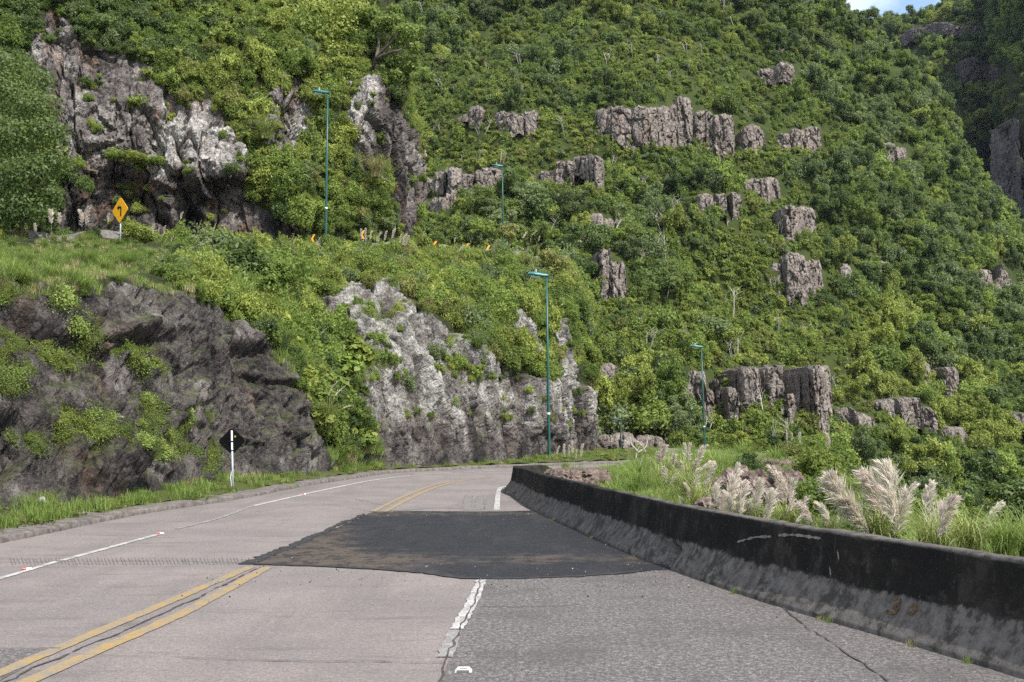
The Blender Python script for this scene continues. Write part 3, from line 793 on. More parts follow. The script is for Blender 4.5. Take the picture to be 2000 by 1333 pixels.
# pale chipped scars and a rusty stencil on the face
def on_face(y, h, eps=.006):
    i = np.interp(y, Bl[:, 1], np.arange(640)); a = int(i); b = min(a + 1, 639); t_ = i - a
    pr = bv[a] * (1 - t_) + bv[b] * t_
    zz = pr[:15, 2]; q = np.array([np.interp(h, zz[1:11], pr[1:11, c_]) for c_ in range(3)])
    nn = nr[a]; return q - np.array((nn[0], nn[1], -.35)) * eps
def scar(pts, w, name, mat, eps=.006):
    v = []; 
    P2 = polyinterp(pts, 26)
    for i, (y, h) in enumerate(P2):
        ww = w * max(.15, 1 + 1.1 * float(perlin(np.array([[i * .37, y * 1.7, 0.]]))[0]) + .5 * float(perlin(np.array([[i * 1.3, y, 4.]]))[0])) * (1 if 0 < i < 25 else .2)
        v += [on_face(y, h + ww, eps), on_face(y, h - ww, eps)]
    f_ = [(2 * i, 2 * i + 1, 2 * i + 3, 2 * i + 2) for i in range(25)]
    return link(name, mesh(name, np.array(v) - np.array((2.5, 15, 0)), f_, [mat], False), broot)
M_SCAR = plain('chipped_concrete', (.17, .155, .14), .9, .2, .35, 12)
scar([(13.7, .55), (13.2, .66), (12.85, .70)], .014, 'scrape_scar', M_SCAR)
scar([(12.7, .73), (12.3, .77), (11.85, .78)], .013, 'scrape_scar', M_SCAR)
scar([(11.55, .68), (11.5, .6)], .02, 'scrape_scar', M_SCAR)
scar([(11.65, .50), (11.6, .42)], .018, 'scrape_scar', M_SCAR)
M_RUST = plain('rust_stencil', (.085, .055, .028), .9, .1, .4, 20)
scar([(10.62, .335), (10.54, .35), (10.5, .31), (10.58, .275), (10.5, .25), (10.56, .215), (10.64, .225)], .014, 'stencil_mark', M_RUST)
scar([(10.36, .33), (10.28, .31), (10.3, .255), (10.38, .25), (10.36, .31), (10.26, .29), (10.26, .2)], .014, 'stencil_mark', M_RUST)

# ------------------------------------------------------------------ rock outcrops on the hillside
hpx, hpy = proj(hill.p)
mpx, mpy = proj(mtn.p)
def hill_at(x, y, net=None, q=None):
    a, b = (hpx, hpy) if net is None else q
    nt = hill if net is None else net
    dd = (a - x) ** 2 + (b - y) ** 2 + (nt.p[..., 1] * .02) ** 2
    k = np.argmin(dd); return nt.p.reshape(-1, 3)[k]

def crag(colsd, d, seed, depth):
    """one jointed cliff face: a sheet with a stepped top, cracks between its columns, wrapping back into the slope"""
    colsd = sorted(colsd); x0 = colsd[0][0]; x1 = max(c[1] for c in colsd); seed = float(seed)
    rg = np.random.default_rng(int(x0 * 13 + colsd[0][2]))
    mpp = d / F; w = (x1 - x0) * mpp
    ns = int(np.clip(w / .13, 34, 190)); px_ = np.linspace(x0, x1, ns)
    top, bot, off, edge = np.zeros(ns), np.zeros(ns), np.zeros(ns), np.full(ns, 9.)
    for i, x in enumerate(px_):
        best = None
        for k, c in enumerate(colsd):
            u = (x - (c[0] + c[1]) / 2) / max((c[1] - c[0]) / 2, 1)
            if best is None or abs(u) < best[0]: best = (abs(u), k, u, c)
        au, k, u, c = best; u = max(-1, min(1, u)); dm = c[4] if len(c) > 4 else .2
        rise = (1 - math.sqrt(1 - u * u * .96)) * min(dm, .6) * 1.3 * min((c[1] - c[0]) * .5, (c[3] - c[2]) * .55) if dm < .85 else abs(u) * (c[3] - c[2]) * .9
        top[i], bot[i] = c[2] + rise, c[3]
        off[i] = np.random.default_rng(int(c[0] * 7 + k)).uniform(-.35, .55) * min(1.6, max(.5, (c[1] - c[0]) * mpp * .3))
        edge[i] = (1 - au) * (c[1] - c[0]) / 2 * mpp
        if x < x0 + 1 or x > x1 - 1: edge[i] = 9
    top += 3.0 * perlin(np.stack([px_ * .11, 0 * px_ + seed, 0 * px_], -1)) + 2. * perlin(np.stack([px_ * .3, 0 * px_ + seed, 0 * px_], -1))
    ky = np.linspace(x0, x1, 9); dk = np.array([depth(x, np.interp(x, px_, bot)) for x in ky]); dk = np.clip(dk, d - 9, d + 9) - .7
    dk = np.convolve(np.pad(dk, 1, 'edge'), (.25, .5, .25), 'valid'); dcol = np.interp(px_, ky, dk)
    bot += 7 * perlin(np.stack([px_ * .06, 0 * px_ + 3 + seed, 0 * px_], -1))
    h = (bot.max() - top.min()) * mpp; nr = int(np.clip(h / .15, 24, 150))
    tt = np.linspace(-.25, 1, nr)
    v = np.zeros((nr + 6, ns + 8, 3))
    face = np.zeros((nr, ns, 3))
    zt = np.array([P(x, y, e)[2] for x, y, e in zip(px_, top, dcol)]); zb = np.array([P(x, y, e)[2] for x, y, e in zip(px_, bot, dcol)]); xs = np.array([P(x, 600, e)[0] for x, e in zip(px_, dcol)])
    face[..., 0] = xs[None]; face[..., 2] = zb[None] + (zt - zb)[None] * tt[:, None]; face[..., 1] = dcol[None]
    k_ = max(1., h / 8)
    q = face / k_ + seed * 11.3
    a1, e1 = facets(q, (.30, .3, .10), .9); a2, e2 = facets(q, (.8, .8, .42), .8); a3, e3 = facets(q, (2., 2., 1.3), .6)
    am = min(1, h / 5)
    dep = off[None] + am * k_ * (.75 * a1 + .5 * a2 + .22 * a3 - .35 * sstep(.10, 0, e1) - .22 * sstep(.10, 0, e2)) + .06 * fbm(q * 2.5, 3)
    dep = -dep + am * 1.3 * sstep(.22, .0, edge + .10 * fbm(q * .8, 2)) + .06 * h * np.clip(tt, 0, 1)[:, None]
    # rounded shoulders at both ends and at the top
    ed = np.minimum(np.arange(ns), np.arange(ns)[::-1]) * w / ns
    dep = dep + (1.2 * np.exp(-ed / .5))[None] + (.8 * np.exp(-(1 - tt) * h / .45))[:, None]
    face[..., 1] += dep; face[..., 0] += .10 * fbm(q * 1.3 + 5, 2)
    v[:nr, 4:-4] = face
    for k in range(6):
        v[nr + k, 4:-4] = face[-1]; st = (.35, 1., 2.2, 4., 7., 11.)[k]
        v[nr + k, 4:-4, 1] += st; v[nr + k, 4:-4, 2] += .015 * st + .15 * fbm(v[nr + k, 4:-4] * .5, 2)
    for k in range(4):
        st = (.5, 1.5, 4., 9.)[k]
        v[:, 3 - k] = v[:, 4]; v[:, 3 - k, 1] += st; v[:, 3 - k, 0] -= .12 * st
        v[:, ns + 4 + k] = v[:, ns + 3]; v[:, ns + 4 + k, 1] += st; v[:, ns + 4 + k, 0] += .12 * st
    nv, nu = v.shape[:2]
    i = np.arange(nv * nu).reshape(nv, nu)
    f = np.stack([i[:-1, :-1], i[:-1, 1:], i[1:, 1:], i[1:, :-1]], -1).reshape(-1, 4)
    return v.reshape(-1, 3), f
OUTMASK = []
M_MTNROCK = rock_mat('mountain_rock', (.025, .022, .025), (.085, .073, .08), (.17, .15, .15), (.40, .38, .36), .5, (.2, .14, .11), attrs=False, sc=.3, moss=.3)
ORNG = None
def outcrop(label, colsd, cat='rock outcrop', group='rock outcrops on the wooded hillside', net=None, q=None, name='rock_outcrop', mat=None, dshift=0.):
    x0 = min(c[0] for c in colsd); x1 = max(c[1] for c in colsd); yb = max(c[3] for c in colsd); yt = min(c[2] for c in colsd)
    base = hill_at((x0 + x1) / 2, yb, net, q)[1]
    V, Fc = crag(colsd, base + dshift, x0 * .013, lambda x, y: hill_at(x, y, net, q)[1] + dshift)
    for c in colsd: OUTMASK.append((c[0], c[1], c[2], c[3], base))
    o_ = np.array(((V[:, 0].min() + V[:, 0].max()) / 2, V[:, 1].min(), V[:, 2].min()))
    o = link(name, mesh(name, V - o_, Fc, [mat or M_OUT], False), None, o_)
    return tag(o, label, cat, group)

outcrop('largest grey cliff of tall rock columns high on the wooded hillside', [(1168, 1200, 208, 258, .12), (1192, 1226, 206, 272, .1), (1218, 1252, 208, 284, .12), (1244, 1292, 204, 302, .1), (1288, 1334, 200, 312, .12), (1326, 1359, 184, 306, .14)])
outcrop('pair of tall dark rock pillars just right of the largest column cliff', [(1362, 1400, 212, 284, .2), (1398, 1442, 220, 302, .25)])
outcrop('rounded brownish boulder with orange lichen cap right of the two pillars', [(1455, 1504, 240, 298, .5)])
outcrop('grey rock wall under trees at the right end of the upper cliff row', [(1524, 1552, 258, 290, .25), (1550, 1584, 250, 298, .2), (1580, 1612, 246, 300, .2)])
outcrop('dark broken rock columns left of the largest column cliff', [(966, 992, 214, 250, .2), (986, 1010, 216, 258, .2), (1006, 1026, 220, 256, .2), (1024, 1052, 212, 262, .2)])
outcrop('small grey crag half hidden in bushes left of the dark broken columns', [(888, 918, 222, 240, .4), (912, 946, 206, 246, .3)])
outcrop('row of narrow pale rock columns beside the far green street lamp', [(820, 850, 345, 376, .3), (846, 868, 332, 374, .2), (866, 902, 326, 388, .2), (898, 926, 336, 380, .25), (926, 984, 326, 376, .2)])
outcrop('grey ledge ending on the right in a tall square pillar', [(1054, 1090, 328, 360, .2), (1084, 1126, 312, 358, .2), (1120, 1148, 304, 340, .15), (1140, 1182, 300, 390, .12)])
outcrop('small knobbly grey crag below the ledge with the square pillar', [(1148, 1182, 414, 446, .35), (1178, 1204, 424, 446, .4)])
outcrop('tall narrow rock tower with a pale scar at its foot', [(1170, 1204, 484, 582, .1), (1182, 1226, 508, 590, .22)])
outcrop('cluster of dark blocks on the middle of the hillside', [(1368, 1402, 372, 416, .25), (1398, 1428, 376, 410, .2), (1420, 1456, 374, 422, .2), (1414, 1442, 420, 448, .3)])
outcrop('dark overhanging block just above the cluster of dark blocks', [(1454, 1500, 346, 380, .3), (1484, 1530, 344, 394, .3)])
outcrop('upright rounded boulder, upper one of two on the right hillside', [(1537, 1566, 398, 472, .2), (1556, 1602, 400, 454, .35)])
outcrop('wide brown rock face directly below the upright rounded boulder', [(1508, 1532, 510, 564, .3), (1534, 1580, 494, 580, .25), (1572, 1614, 506, 580, .2)])
outcrop('little pale boulder to the right of the wide brown rock face', [(1640, 1670, 514, 536, .5)])
outcrop('small grey crag in trees right of the little pale boulder', [(1714, 1744, 510, 544, .4)])
outcrop('pointed rock needle near the right edge of the hillside', [(1946, 1984, 514, 572, .9, -.1)])
outcrop('low brown crag just left of the pointed rock needle', [(1910, 1944, 526, 560, .5)])
outcrop('dark rounded buttress behind the lamp on the right', [(1332, 1392, 724, 800, .35), (1370, 1398, 760, 812, .3)])
outcrop('slim pointed rocks between the right lamp and the domed buttresses', [(1396, 1410, 740, 790, .5), (1416, 1446, 756, 832, .6)])
outcrop('domed dark buttress, leftmost of the big lower group', [(1442, 1492, 714, 802, .45)])
outcrop('broad domed buttress in the middle of the big lower group', [(1498, 1546, 712, 790, .4), (1524, 1562, 770, 838, .15), (1556, 1580, 722, 784, .4)])
outcrop('tall straight pillar, rightmost of the big lower group', [(1588, 1630, 712, 842, .12)])
outcrop('two dark domes among bushes behind the roadside cliff corner', [(1144, 1166, 730, 766, .6), (1168, 1212, 708, 756, .6)])
outcrop('weathered brown ledge on the lower right slope', [(1712, 1760, 780, 806, .4), (1745, 1800, 776, 826, .35), (1786, 1832, 796, 858, .35)])
outcrop('small grey crag above the left end of the weathered brown ledge', [(1712, 1740, 714, 740, .4)])
outcrop('pointed grey crag above the middle of the weathered brown ledge', [(1788, 1828, 702, 748, .3)])
outcrop('narrow upright grey rock above the right end of the weathered brown ledge', [(1848, 1876, 716, 790, .3)])
outcrop('dark block at the right end of the weathered brown ledge', [(1842, 1888, 834, 874, .4)])
outcrop('grey rock by the right picture edge low on the slope', [(1976, 2010, 808, 868, .3)])
outcrop('pale crag near the top of the hillside left of the ridge', [(1486, 1530, 132, 160, .35), (1522, 1564, 122, 158, .35)])
outcrop('grey wall of rock on the ridge line below the skyline', [(1738, 1760, 120, 176, .2), (1748, 1768, 140, 170, .3)])
outcrop('dark rock step in the trees under the ridge line', [(1736, 1764, 276, 318, .3), (1752, 1784, 284, 322, .3)])
outcrop('low purple-brown rock wall at the bottom of the hillside', [(1160, 1200, 850, 905, .3), (1196, 1240, 846, 905, .3), (1236, 1300, 852, 905, .35)])
outcrop('small crag on the left part of the hillside below the pale columns', [(836, 876, 384, 416, .4), (866, 890, 376, 404, .4)])
outcrop('tiny grey rocks under the ledge with the square pillar', [(1074, 1108, 376, 396, .5)])
outcrop('reddish earth-stained slab low on the right slope', [(1640, 1676, 796, 826, .5), (1664, 1712, 810, 838, .5)])
outcrop('tall shaded cliff at the right edge of the far mountain', [(1982, 2000, 236, 380, .3), (1996, 2016, 226, 420, .3)], 'cliff', 'cliffs of the far mountain', mtn, (mpx, mpy), 'mountain_cliff', M_MTNROCK, -3)
outcrop('pale bluff half hidden by trees on the far mountain', [(1896, 1932, 112, 150, .3), (1918, 1972, 128, 156, .3)], 'cliff', 'cliffs of the far mountain', mtn, (mpx, mpy), 'mountain_cliff', M_MTNROCK, -3)
outcrop('long rock band just under the far mountain skyline', [(1795, 1830, 52, 70, .3), (1826, 1884, 44, 66, .3), (1880, 1930, 50, 72, .3)], 'cliff', 'cliffs of the far mountain', mtn, (mpx, mpy), 'mountain_cliff', M_MTNROCK, -3)

# ------------------------------------------------------------------ foliage prototypes (leaf by leaf)
PROTO = {}
def leafquads(c, n_, size, elong, rng, fold=.0):
    """diamond leaves at c facing n_"""
    k = len(c); rnd = rng.normal(size=(k, 3))
    t = np.cross(n_, rnd); t /= np.maximum(np.linalg.norm(t, axis=1, keepdims=True), 1e-6)
    b = np.cross(n_, t)
    s = (size * (.6 + .8 * rng.random(k)))[:, None]
    v = np.stack([c - t * s * elong * .5, c + b * s * .42, c + t * s * elong * .5, c - b * s * .42], 1).reshape(-1, 3)
    return v, np.arange(k * 4).reshape(-1, 4)

def crown(lobes, n, size, elong, rng, jit=.7, fill=.3, up_=.35, shoots=0):
    """leaves in a ragged shell round each lobe: (x,y,z, rx,ry,rz), and loose shoots sticking out"""
    lobes = np.array(lobes); ar = (lobes[:, 3] * lobes[:, 4] + lobes[:, 4] * lobes[:, 5]); k = rng.choice(len(lobes), n, p=ar / ar.sum())
    d = rng.normal(size=(n, 3)); d[:, 2] = d[:, 2] * .9 + .25; d /= np.linalg.norm(d, axis=1, keepdims=True)
    wob = 1 + .30 * fbm(d * 2.1 + k[:, None] * 5.3, 2) + .28 * perlin(d * 5.5 + k[:, None] * 3.1)
    r = (1 - fill * rng.random(n) ** 1.6) * wob
    c = lobes[k, :3] + d * lobes[k, 3:] * r[:, None]
    if shoots:
        C = []
        for _ in range(shoots):
            q = lobes[rng.choice(len(lobes))]; dd = rng.normal(size=3); dd[2] = abs(dd[2]) + .3; dd /= np.linalg.norm(dd)
            t_ = np.linspace(.8, 1.5 + .5 * rng.random(), 14)[:, None]
            C.append(q[:3] + dd * q[3:] * t_ + rng.normal(size=(14, 3)) * .035 - np.array((0, 0, .10)) * (t_ - .8) ** 2)
        C = np.concatenate(C); c = np.concatenate([c, C]); d = np.concatenate([d, rng.normal(size=C.shape) * .5 + np.array((0, 0, .6))]); n = len(c)
    nn = d + np.array((0, 0, up_)) + rng.normal(size=(n, 3)) * jit; nn /= np.linalg.norm(nn, axis=1, keepdims=True)
    return leafquads(c, nn, size, elong, rng)

def bush_lobes(rng, n, flat=.8, spread=.62):
    L = [(0, 0, .4, .42, .42, .5)]
    for _ in range(n):
        a = rng.random() * 6.28; r = spread * (.3 + .7 * rng.random()); z = .15 + .95 * rng.random() * flat * (1.15 - r)
        q = .17 + .24 * rng.random() ** 1.4; L.append((r * math.cos(a), r * math.sin(a), z, q, q, q * (.85 + .45 * rng.random())))
    return L

LM = {
 'mid':  leaf_mat('leaf_mid',  (.122, .186, .036), (.225, .290, .062)),
 'lime': leaf_mat('leaf_lime', (.205, .262, .046), (.315, .350, .082)),
 'dark': leaf_mat('leaf_dark', (.054, .094, .028), (.105, .150, .040), .42),
 'grey': leaf_mat('leaf_grey', (.12, .165, .065), (.175, .22, .095), .42),
 'oliv': leaf_mat('leaf_olive', (.165, .178, .045), (.235, .235, .075)),
 'rust': leaf_mat('leaf_rust', (.17, .10, .02), (.24, .13, .02)),
 'gras': leaf_mat('grass_blade', (.12, .20, .035), (.22, .275, .07), .4, scale=.5),
 'dry':  leaf_mat('dry_grass', (.27, .24, .10), (.38, .33, .16), .35, scale=.5),
 'pamp': leaf_mat('pampas_blade', (.16, .22, .055), (.25, .29, .09), .35, scale=.5, tcol=(.2, .2, .06)),
 'moss': leaf_mat('moss_leaf', (.055, .088, .014), (.115, .145, .020), .3, scale=.8, tcol=(.16, .17, .01)),
}
M_BARK = plain('bark', (.085, .07, .055), .9, .15, .4, 6)
M_DEAD = plain('dead_wood', (.32, .30, .27), .9, .15, .3, 6)

def proto(name, v, f, mat):
    me = mesh(name, v, f, [LM[mat] if isinstance(mat, str) else mat], False); PROTO[name] = me; return me

def mk_bushes():
    for i, mt in enumerate(('mid', 'mid', 'lime', 'dark', 'grey', 'oliv')):
        rng = np.random.default_rng(100 + i)
        # near bush: small leaves
        proto('near_%s_%d' % (mt, i), *crown(bush_lobes(rng, 15, 1., .72), 4200, .07, 1.7, rng, .8, .5, .3, 40), mt)
        rng = np.random.default_rng(200 + i)
        proto('far_%s_%d' % (mt, i), *crown(bush_lobes(rng, 11, 1.1, .7), 820, .135, 1.7, rng, .85, .5, .3, 22), mt)
    # tree crowns: umbrella of leafy pads with gaps
    for i, mt in enumerate(('dark', 'mid', 'grey', 'lime')):
        rng = np.random.default_rng(300 + i)
        L = []
        for k in range(19):
            a = rng.random() * 6.28; r = .84 * math.sqrt(rng.random()); z = .35 + .75 * rng.random() - .35 * r * r
            q = .14 + .17 * rng.random(); L.append((r * math.cos(a), r * math.sin(a), z, q, q, q * (.75 + .3 * rng.random())))
        proto('tree_%s_%d' % (mt, i), *crown(L, 5200, .06, 1.6, rng, .75, .5, .35, 40), mt)
    # feathery, bamboo-like: arching stems with narrow drooping leaves
    for i, mt in enumerate(('dark', 'lime', 'mid')):
        rng = np.random.default_rng(400 + i); C, N = [], []
        for s_ in range(34):
            a = rng.random() * 6.28; lean = .25 + .65 * rng.random(); L_ = .8 + .5 * rng.random()
            for t_ in np.linspace(.25, 1, 26):
                q = np.array((math.cos(a) * lean * t_ ** 1.6, math.sin(a) * lean * t_ ** 1.6, L_ * (t_ - .42 * lean * t_ ** 3)))
                for _ in range(3):
                    C.append(q + rng.normal(size=3) * .055); N.append((math.cos(a) * .5, math.sin(a) * .5, .5) + rng.normal(size=3) * .6)
        C = np.array(C); N = np.array(N); N /= np.linalg.norm(N, axis=1, keepdims=True)
        proto('feather_%s_%d' % (mt, i), *leafquads(C, N, .075, 2.6, rng), mt)
    # big soft leaves on the wet bank
    rng = np.random.default_rng(450)
    proto('broadleaf_lime_0', *crown(bush_lobes(rng, 8), 420, .26, 1.2, rng, .5), 'lime')
    proto('broadleaf_mid_0', *crown(bush_lobes(rng, 8), 420, .26, 1.2, rng, .5), 'mid')
    # grass
    def blades(n, h, spread, w, droop, rng, segs=4, clump=.1):
        V, Fq = [], []
        for _ in range(n):
            a = rng.random() * 6.28; d = np.array((math.cos(a), math.sin(a), 0)); sd = np.array((-d[1], d[0], 0))
            b0 = rng.normal(size=3) * clump; b0[2] = -.03; hh = h * (.55 + .6 * rng.random()); sp = spread * (.2 + rng.random()); dr = droop * (.5 + rng.random())
            b = len(V)
            for k in range(segs + 1):
                t_ = k / segs; q = b0 + d * sp * t_ ** 1.5 * hh + np.array((0, 0, hh * (t_ - dr * t_ ** 2.6)))
                ww = w * (1 - t_) ** .6 * .5 + .0008
                V += [q - sd * ww, q + sd * ww]
            for k in range(segs): Fq.append((b + 2 * k, b + 2 * k + 1, b + 2 * k + 3, b + 2 * k + 2))
        return np.array(V), np.array(Fq)
    for i, mt in enumerate(('gras', 'gras', 'dry')):
        rng = np.random.default_rng(500 + i)
        proto('tuft_%s_%d' % (mt, i), *blades(70, .42, .5, .012, .25, rng, 3, .11), mt)
    for i, mt in enumerate(('pamp', 'pamp', 'gras', 'dry')):
        rng = np.random.default_rng(520 + i)
        proto('fountain_%s_%d' % (mt, i), *blades(240, 1.15, .75, .014, .55, rng, 6, .07), mt)
    rng = np.random.default_rng(540); n = 500
    c = np.stack([rng.normal(size=n) * .3, rng.normal(size=n) * .3, np.abs(rng.normal(size=n)) * .025], 1); N = rng.normal(size=(n, 3)) * .5 + np.array((0, 0, 1)); N /= np.linalg.norm(N, axis=1, keepdims=True)
    proto('moss_0', *leafquads(c, N, .055, 1.2, rng), 'moss')
    n = 300; c = np.stack([rng.normal(size=n) * .3, rng.normal(size=n) * .3, np.abs(rng.normal(size=n)) * .10], 1); N = rng.normal(size=(n, 3)) * .5 + np.array((0, 0, 1)); N /= np.linalg.norm(N, axis=1, keepdims=True)
    proto('creeper_0', *leafquads(c, N, .10, 1.2, rng), 'mid')
    rng = np.random.default_rng(545)
    proto('lichenpad_0', *crown(bush_lobes(rng, 5, .4), 500, .10, 1.2, rng), 'rust')
mk_bushes()
def snag():
    b = MB(); r = R
    for _ in range(3):
        x, y = r.uniform(-.2, .2), r.uniform(-.2, .2); q = [(x, y, -.2), (x * 1.5, y * 1.3, .7), (x * 2.6, y * 2.2, 1.5)]
        b.tube(q, [.03, .022, .01], 5)
        for k in range(4):
            t_ = .5 + .13 * k; p_ = Vector(q[1]).lerp(Vector(q[2]), t_); e_ = p_ + Vector((r.uniform(-.5, .5), r.uniform(-.5, .5), r.uniform(.1, .45))); b.tube([p_, e_], [.013, .005], 4)
    PROTO['snag_0'] = b.me('snag_0', [M_DEAD], True)
snag()
def trunk_mesh(name, rng, h=.7, lim=5):
    b = MB(); 
    pts = [(0, 0, -.25), (.02, .01, h * .35), (-.02, .03, h * .7)]
    b.tube(pts, [.045, .035, .026], 7)
    for k in range(lim):
        a = k * 6.28 / lim + rng.random(); r = .45 + .25 * rng.random()
        b.tube([(0, .02, h * .5 + .04 * k), (r * .45 * math.cos(a), r * .45 * math.sin(a), h * .85), (r * math.cos(a), r * math.sin(a), h * 1.12)], [.022, .015, .006], 5)
    return b.me(name, [M_BARK], True)
TRUNK = [trunk_mesh('trunk', np.random.default_rng(60 + k)) for k in range(3)]

# trees with their trunks in one mesh, for the far mass
for _k, _n in enumerate(('dark_0', 'mid_1', 'grey_2', 'lime_3')):
    _a, _b = PROTO['tree_' + _n], TRUNK[_k % 3]
    va = np.empty(len(_a.vertices) * 3, np.float32); _a.vertices.foreach_get('co', va); vb = np.empty(len(_b.vertices) * 3, np.float32); _b.vertices.foreach_get('co', vb)
    fa = [tuple(p.vertices) for p in _a.polygons]; fb = [tuple(q + len(va) // 3 for q in p.vertices) for p in _b.polygons]
    PROTO['wtree_' + _n] = mesh('wtree_' + _n, np.concatenate([va, vb]).reshape(-1, 3), fa + fb, [_a.materials[0], M_BARK], False, [0] * len(fa) + [1] * len(fb))

# ------------------------------------------------------------------ planting
def group_nodes():
    ng = bpy.data.node_groups.new('scatter', 'GeometryNodeTree')
    ng.interface.new_socket('Geometry', in_out='INPUT', socket_type='NodeSocketGeometry')
    ng.interface.new_socket('Geometry', in_out='OUTPUT', socket_type='NodeSocketGeometry')
    return ng
def gn_stuff(name, items, label, cat):
    """one object that plants its prototypes; items: (proto, pos, euler, scale3)"""
    names = sorted(set(i[0] for i in items))
    c = bpy.data.collections.new(name + '_sources')
    for k, nme in enumerate(names):
        o = bpy.data.objects.new('%03d_%s' % (k, nme), PROTO[nme]); c.objects.link(o)
    me = bpy.data.meshes.new(name); me.vertices.add(len(items))
    me.vertices.foreach_set('co', np.array([i[1] for i in items], np.float32).ravel())
    for nm, ty, arr, key in (('rot', 'FLOAT_VECTOR', np.array([i[2] for i in items], np.float32), 'vector'), ('scl', 'FLOAT_VECTOR', np.array([i[3] for i in items], np.float32), 'vector'), ('idx', 'INT', np.array([names.index(i[0]) for i in items], np.int32), 'value')):
        me.attributes.new(nm, ty, 'POINT').data.foreach_set(key, arr.ravel())
    o = link(name, me)
    ng = group_nodes(); N = ng.nodes
    gi, go = N.new('NodeGroupInput'), N.new('NodeGroupOutput'); ci = N.new('GeometryNodeCollectionInfo'); ip = N.new('GeometryNodeInstanceOnPoints')
    ci.inputs['Collection'].default_value = c; ci.inputs['Separate Children'].default_value = True; ci.inputs['Reset Children'].default_value = True
    ip.inputs['Pick Instance'].default_value = True
    ng.links.new(gi.outputs[0], ip.inputs['Points']); ng.links.new(ci.outputs[0], ip.inputs['Instance']); ng.links.new(ip.outputs[0], go.inputs[0])
    for nm, ty, sk in (('rot', 'FLOAT_VECTOR', 'Rotation'), ('scl', 'FLOAT_VECTOR', 'Scale'), ('idx', 'INT', 'Instance Index')):
        a = N.new('GeometryNodeInputNamedAttribute'); a.data_type = ty; a.inputs['Name'].default_value = nm
        ng.links.new(a.outputs['Attribute'], ip.inputs[sk])
    md = o.modifiers.new('scatter', 'NODES'); md.node_group = ng
    return stuff(o, label, cat)

def thin(pos, size, k=.55):
    """keep plants that stand clear of earlier ones"""
    keep, cell = [], {}
    for i in range(len(pos)):
        s = size[i] * k; g = tuple((pos[i] // 3.).astype(int)); ok = True
        for a in (-1, 0, 1):
            for b in (-1, 0, 1):
                for c in (-1, 0, 1):
                    for j in cell.get((g[0] + a, g[1] + b, g[2] + c), ()):
                        if ((pos[i] - pos[j]) ** 2).sum() < min(s, size[j] * k) ** 2: ok = False; break
                    if not ok: break
                if not ok: break
            if not ok: break
        if ok: keep.append(i); cell.setdefault(g, []).append(i)
    return np.array(keep, int)

# landmarks one can point to, used to say where a bush stands
MARKS_HILL = [('the largest column cliff', 1265, 250), ('the two dark pillars', 1402, 255), ('the orange-capped boulder', 1480, 270), ('the right end rock wall', 1568, 275), ('the dark broken columns', 1010, 238), ('the small crag in bushes', 917, 226), ('the narrow pale columns', 890, 355), ('the ledge with the square pillar', 1120, 340), ('the knobbly crag', 1176, 430), ('the tall rock tower', 1198, 540), ('the cluster of dark blocks', 1412, 405), ('the overhanging dark block', 1492, 368), ('the upright rounded boulder', 1570, 430), ('the wide brown rock face', 1560, 536), ('the little pale boulder', 1655, 525), ('the grey crag in trees', 1729, 527), ('the rock needle', 1965, 543), ('the buttress behind the right lamp', 1362, 765), ('the leftmost domed buttress', 1467, 758), ('the broad domed buttress', 1535, 770), ('the tall straight pillar', 1609, 776), ('the two dark domes', 1178, 738), ('the brown ledge', 1772, 815), ('the thin grey crags', 1805, 730), ('the block right of the ledge', 1865, 854), ('the rock by the right picture edge', 1992, 838), ('the pale crag near the top', 1525, 140), ('the rock wall on the ridge', 1752, 148), ('the dark rock step', 1760, 300), ('the rock wall at the slope foot', 1230, 878), ('the far skyline', 1740, 20), ('the far mountain cliff', 1985, 310), ('the pale mountain bluff', 1935, 135), ('the skyline rock band', 1850, 24), ('the top picture edge', 1100, 20), ('the top picture edge', 1400, 20), ('the far lamp head', 970, 325)]
MARKS_BANK = [('the yellow arrow sign', 232, 412), ('the tall upper lamp', 636, 330), ('the upper lamp foot', 636, 480), ('the pale upper cliff', 350, 230), ('the dark overhang', 420, 410), ('the grey crag left of the upper lamp', 565, 225), ('the cliff corner under the tree', 770, 300), ('the leaning tree', 775, 80), ('the grass shelf', 200, 510), ('the sign seen from behind', 450, 865), ('the dark roadside rock', 540, 740), ('the pale roadside cliff', 800, 700), ('the roadside lamp', 1068, 700), ('the roadside lamp head', 1055, 540), ('the reddish rock patch', 1020, 640), ('the roadside cliff corner', 1130, 780), ('the chevron signs', 880, 480), ('the pampas plumes on the upper road', 750, 465), ('the far lamp pole', 978, 440), ('the low upper road wall', 480, 488), ('the top left picture corner', 60, 60), ('the top picture edge', 500, 20)]
WORDS = {'mid': 'mid-green', 'lime': 'yellow-green', 'dark': 'dark green', 'grey': 'grey-green', 'oliv': 'olive', 'rust': 'rust-coloured'}
def where(x, y, marks, sk=0):
    d = [((x - a) ** 2 + (y - b) ** 2, n, a, b) for n, a, b in marks]; _, n, a, b = sorted(d)[sk]
    dx, dy = x - a, y - b
    if math.hypot(dx, dy) < 16: return 'right beside ' + n
    v = 'above' if dy < 0 else 'below'; h = 'left of' if dx < 0 else 'right of'
    if n.endswith('edge') : v = 'just below'
    if abs(dx) > 2.2 * abs(dy): return h + ' ' + n
    if abs(dy) > 2.2 * abs(dx): return v + ' ' + n
    return v + ' and ' + h + ' ' + n
IND = {'n': 0}; USED = set()
def kind_of(p): return p.split('_')[0], p.split('_')[1]
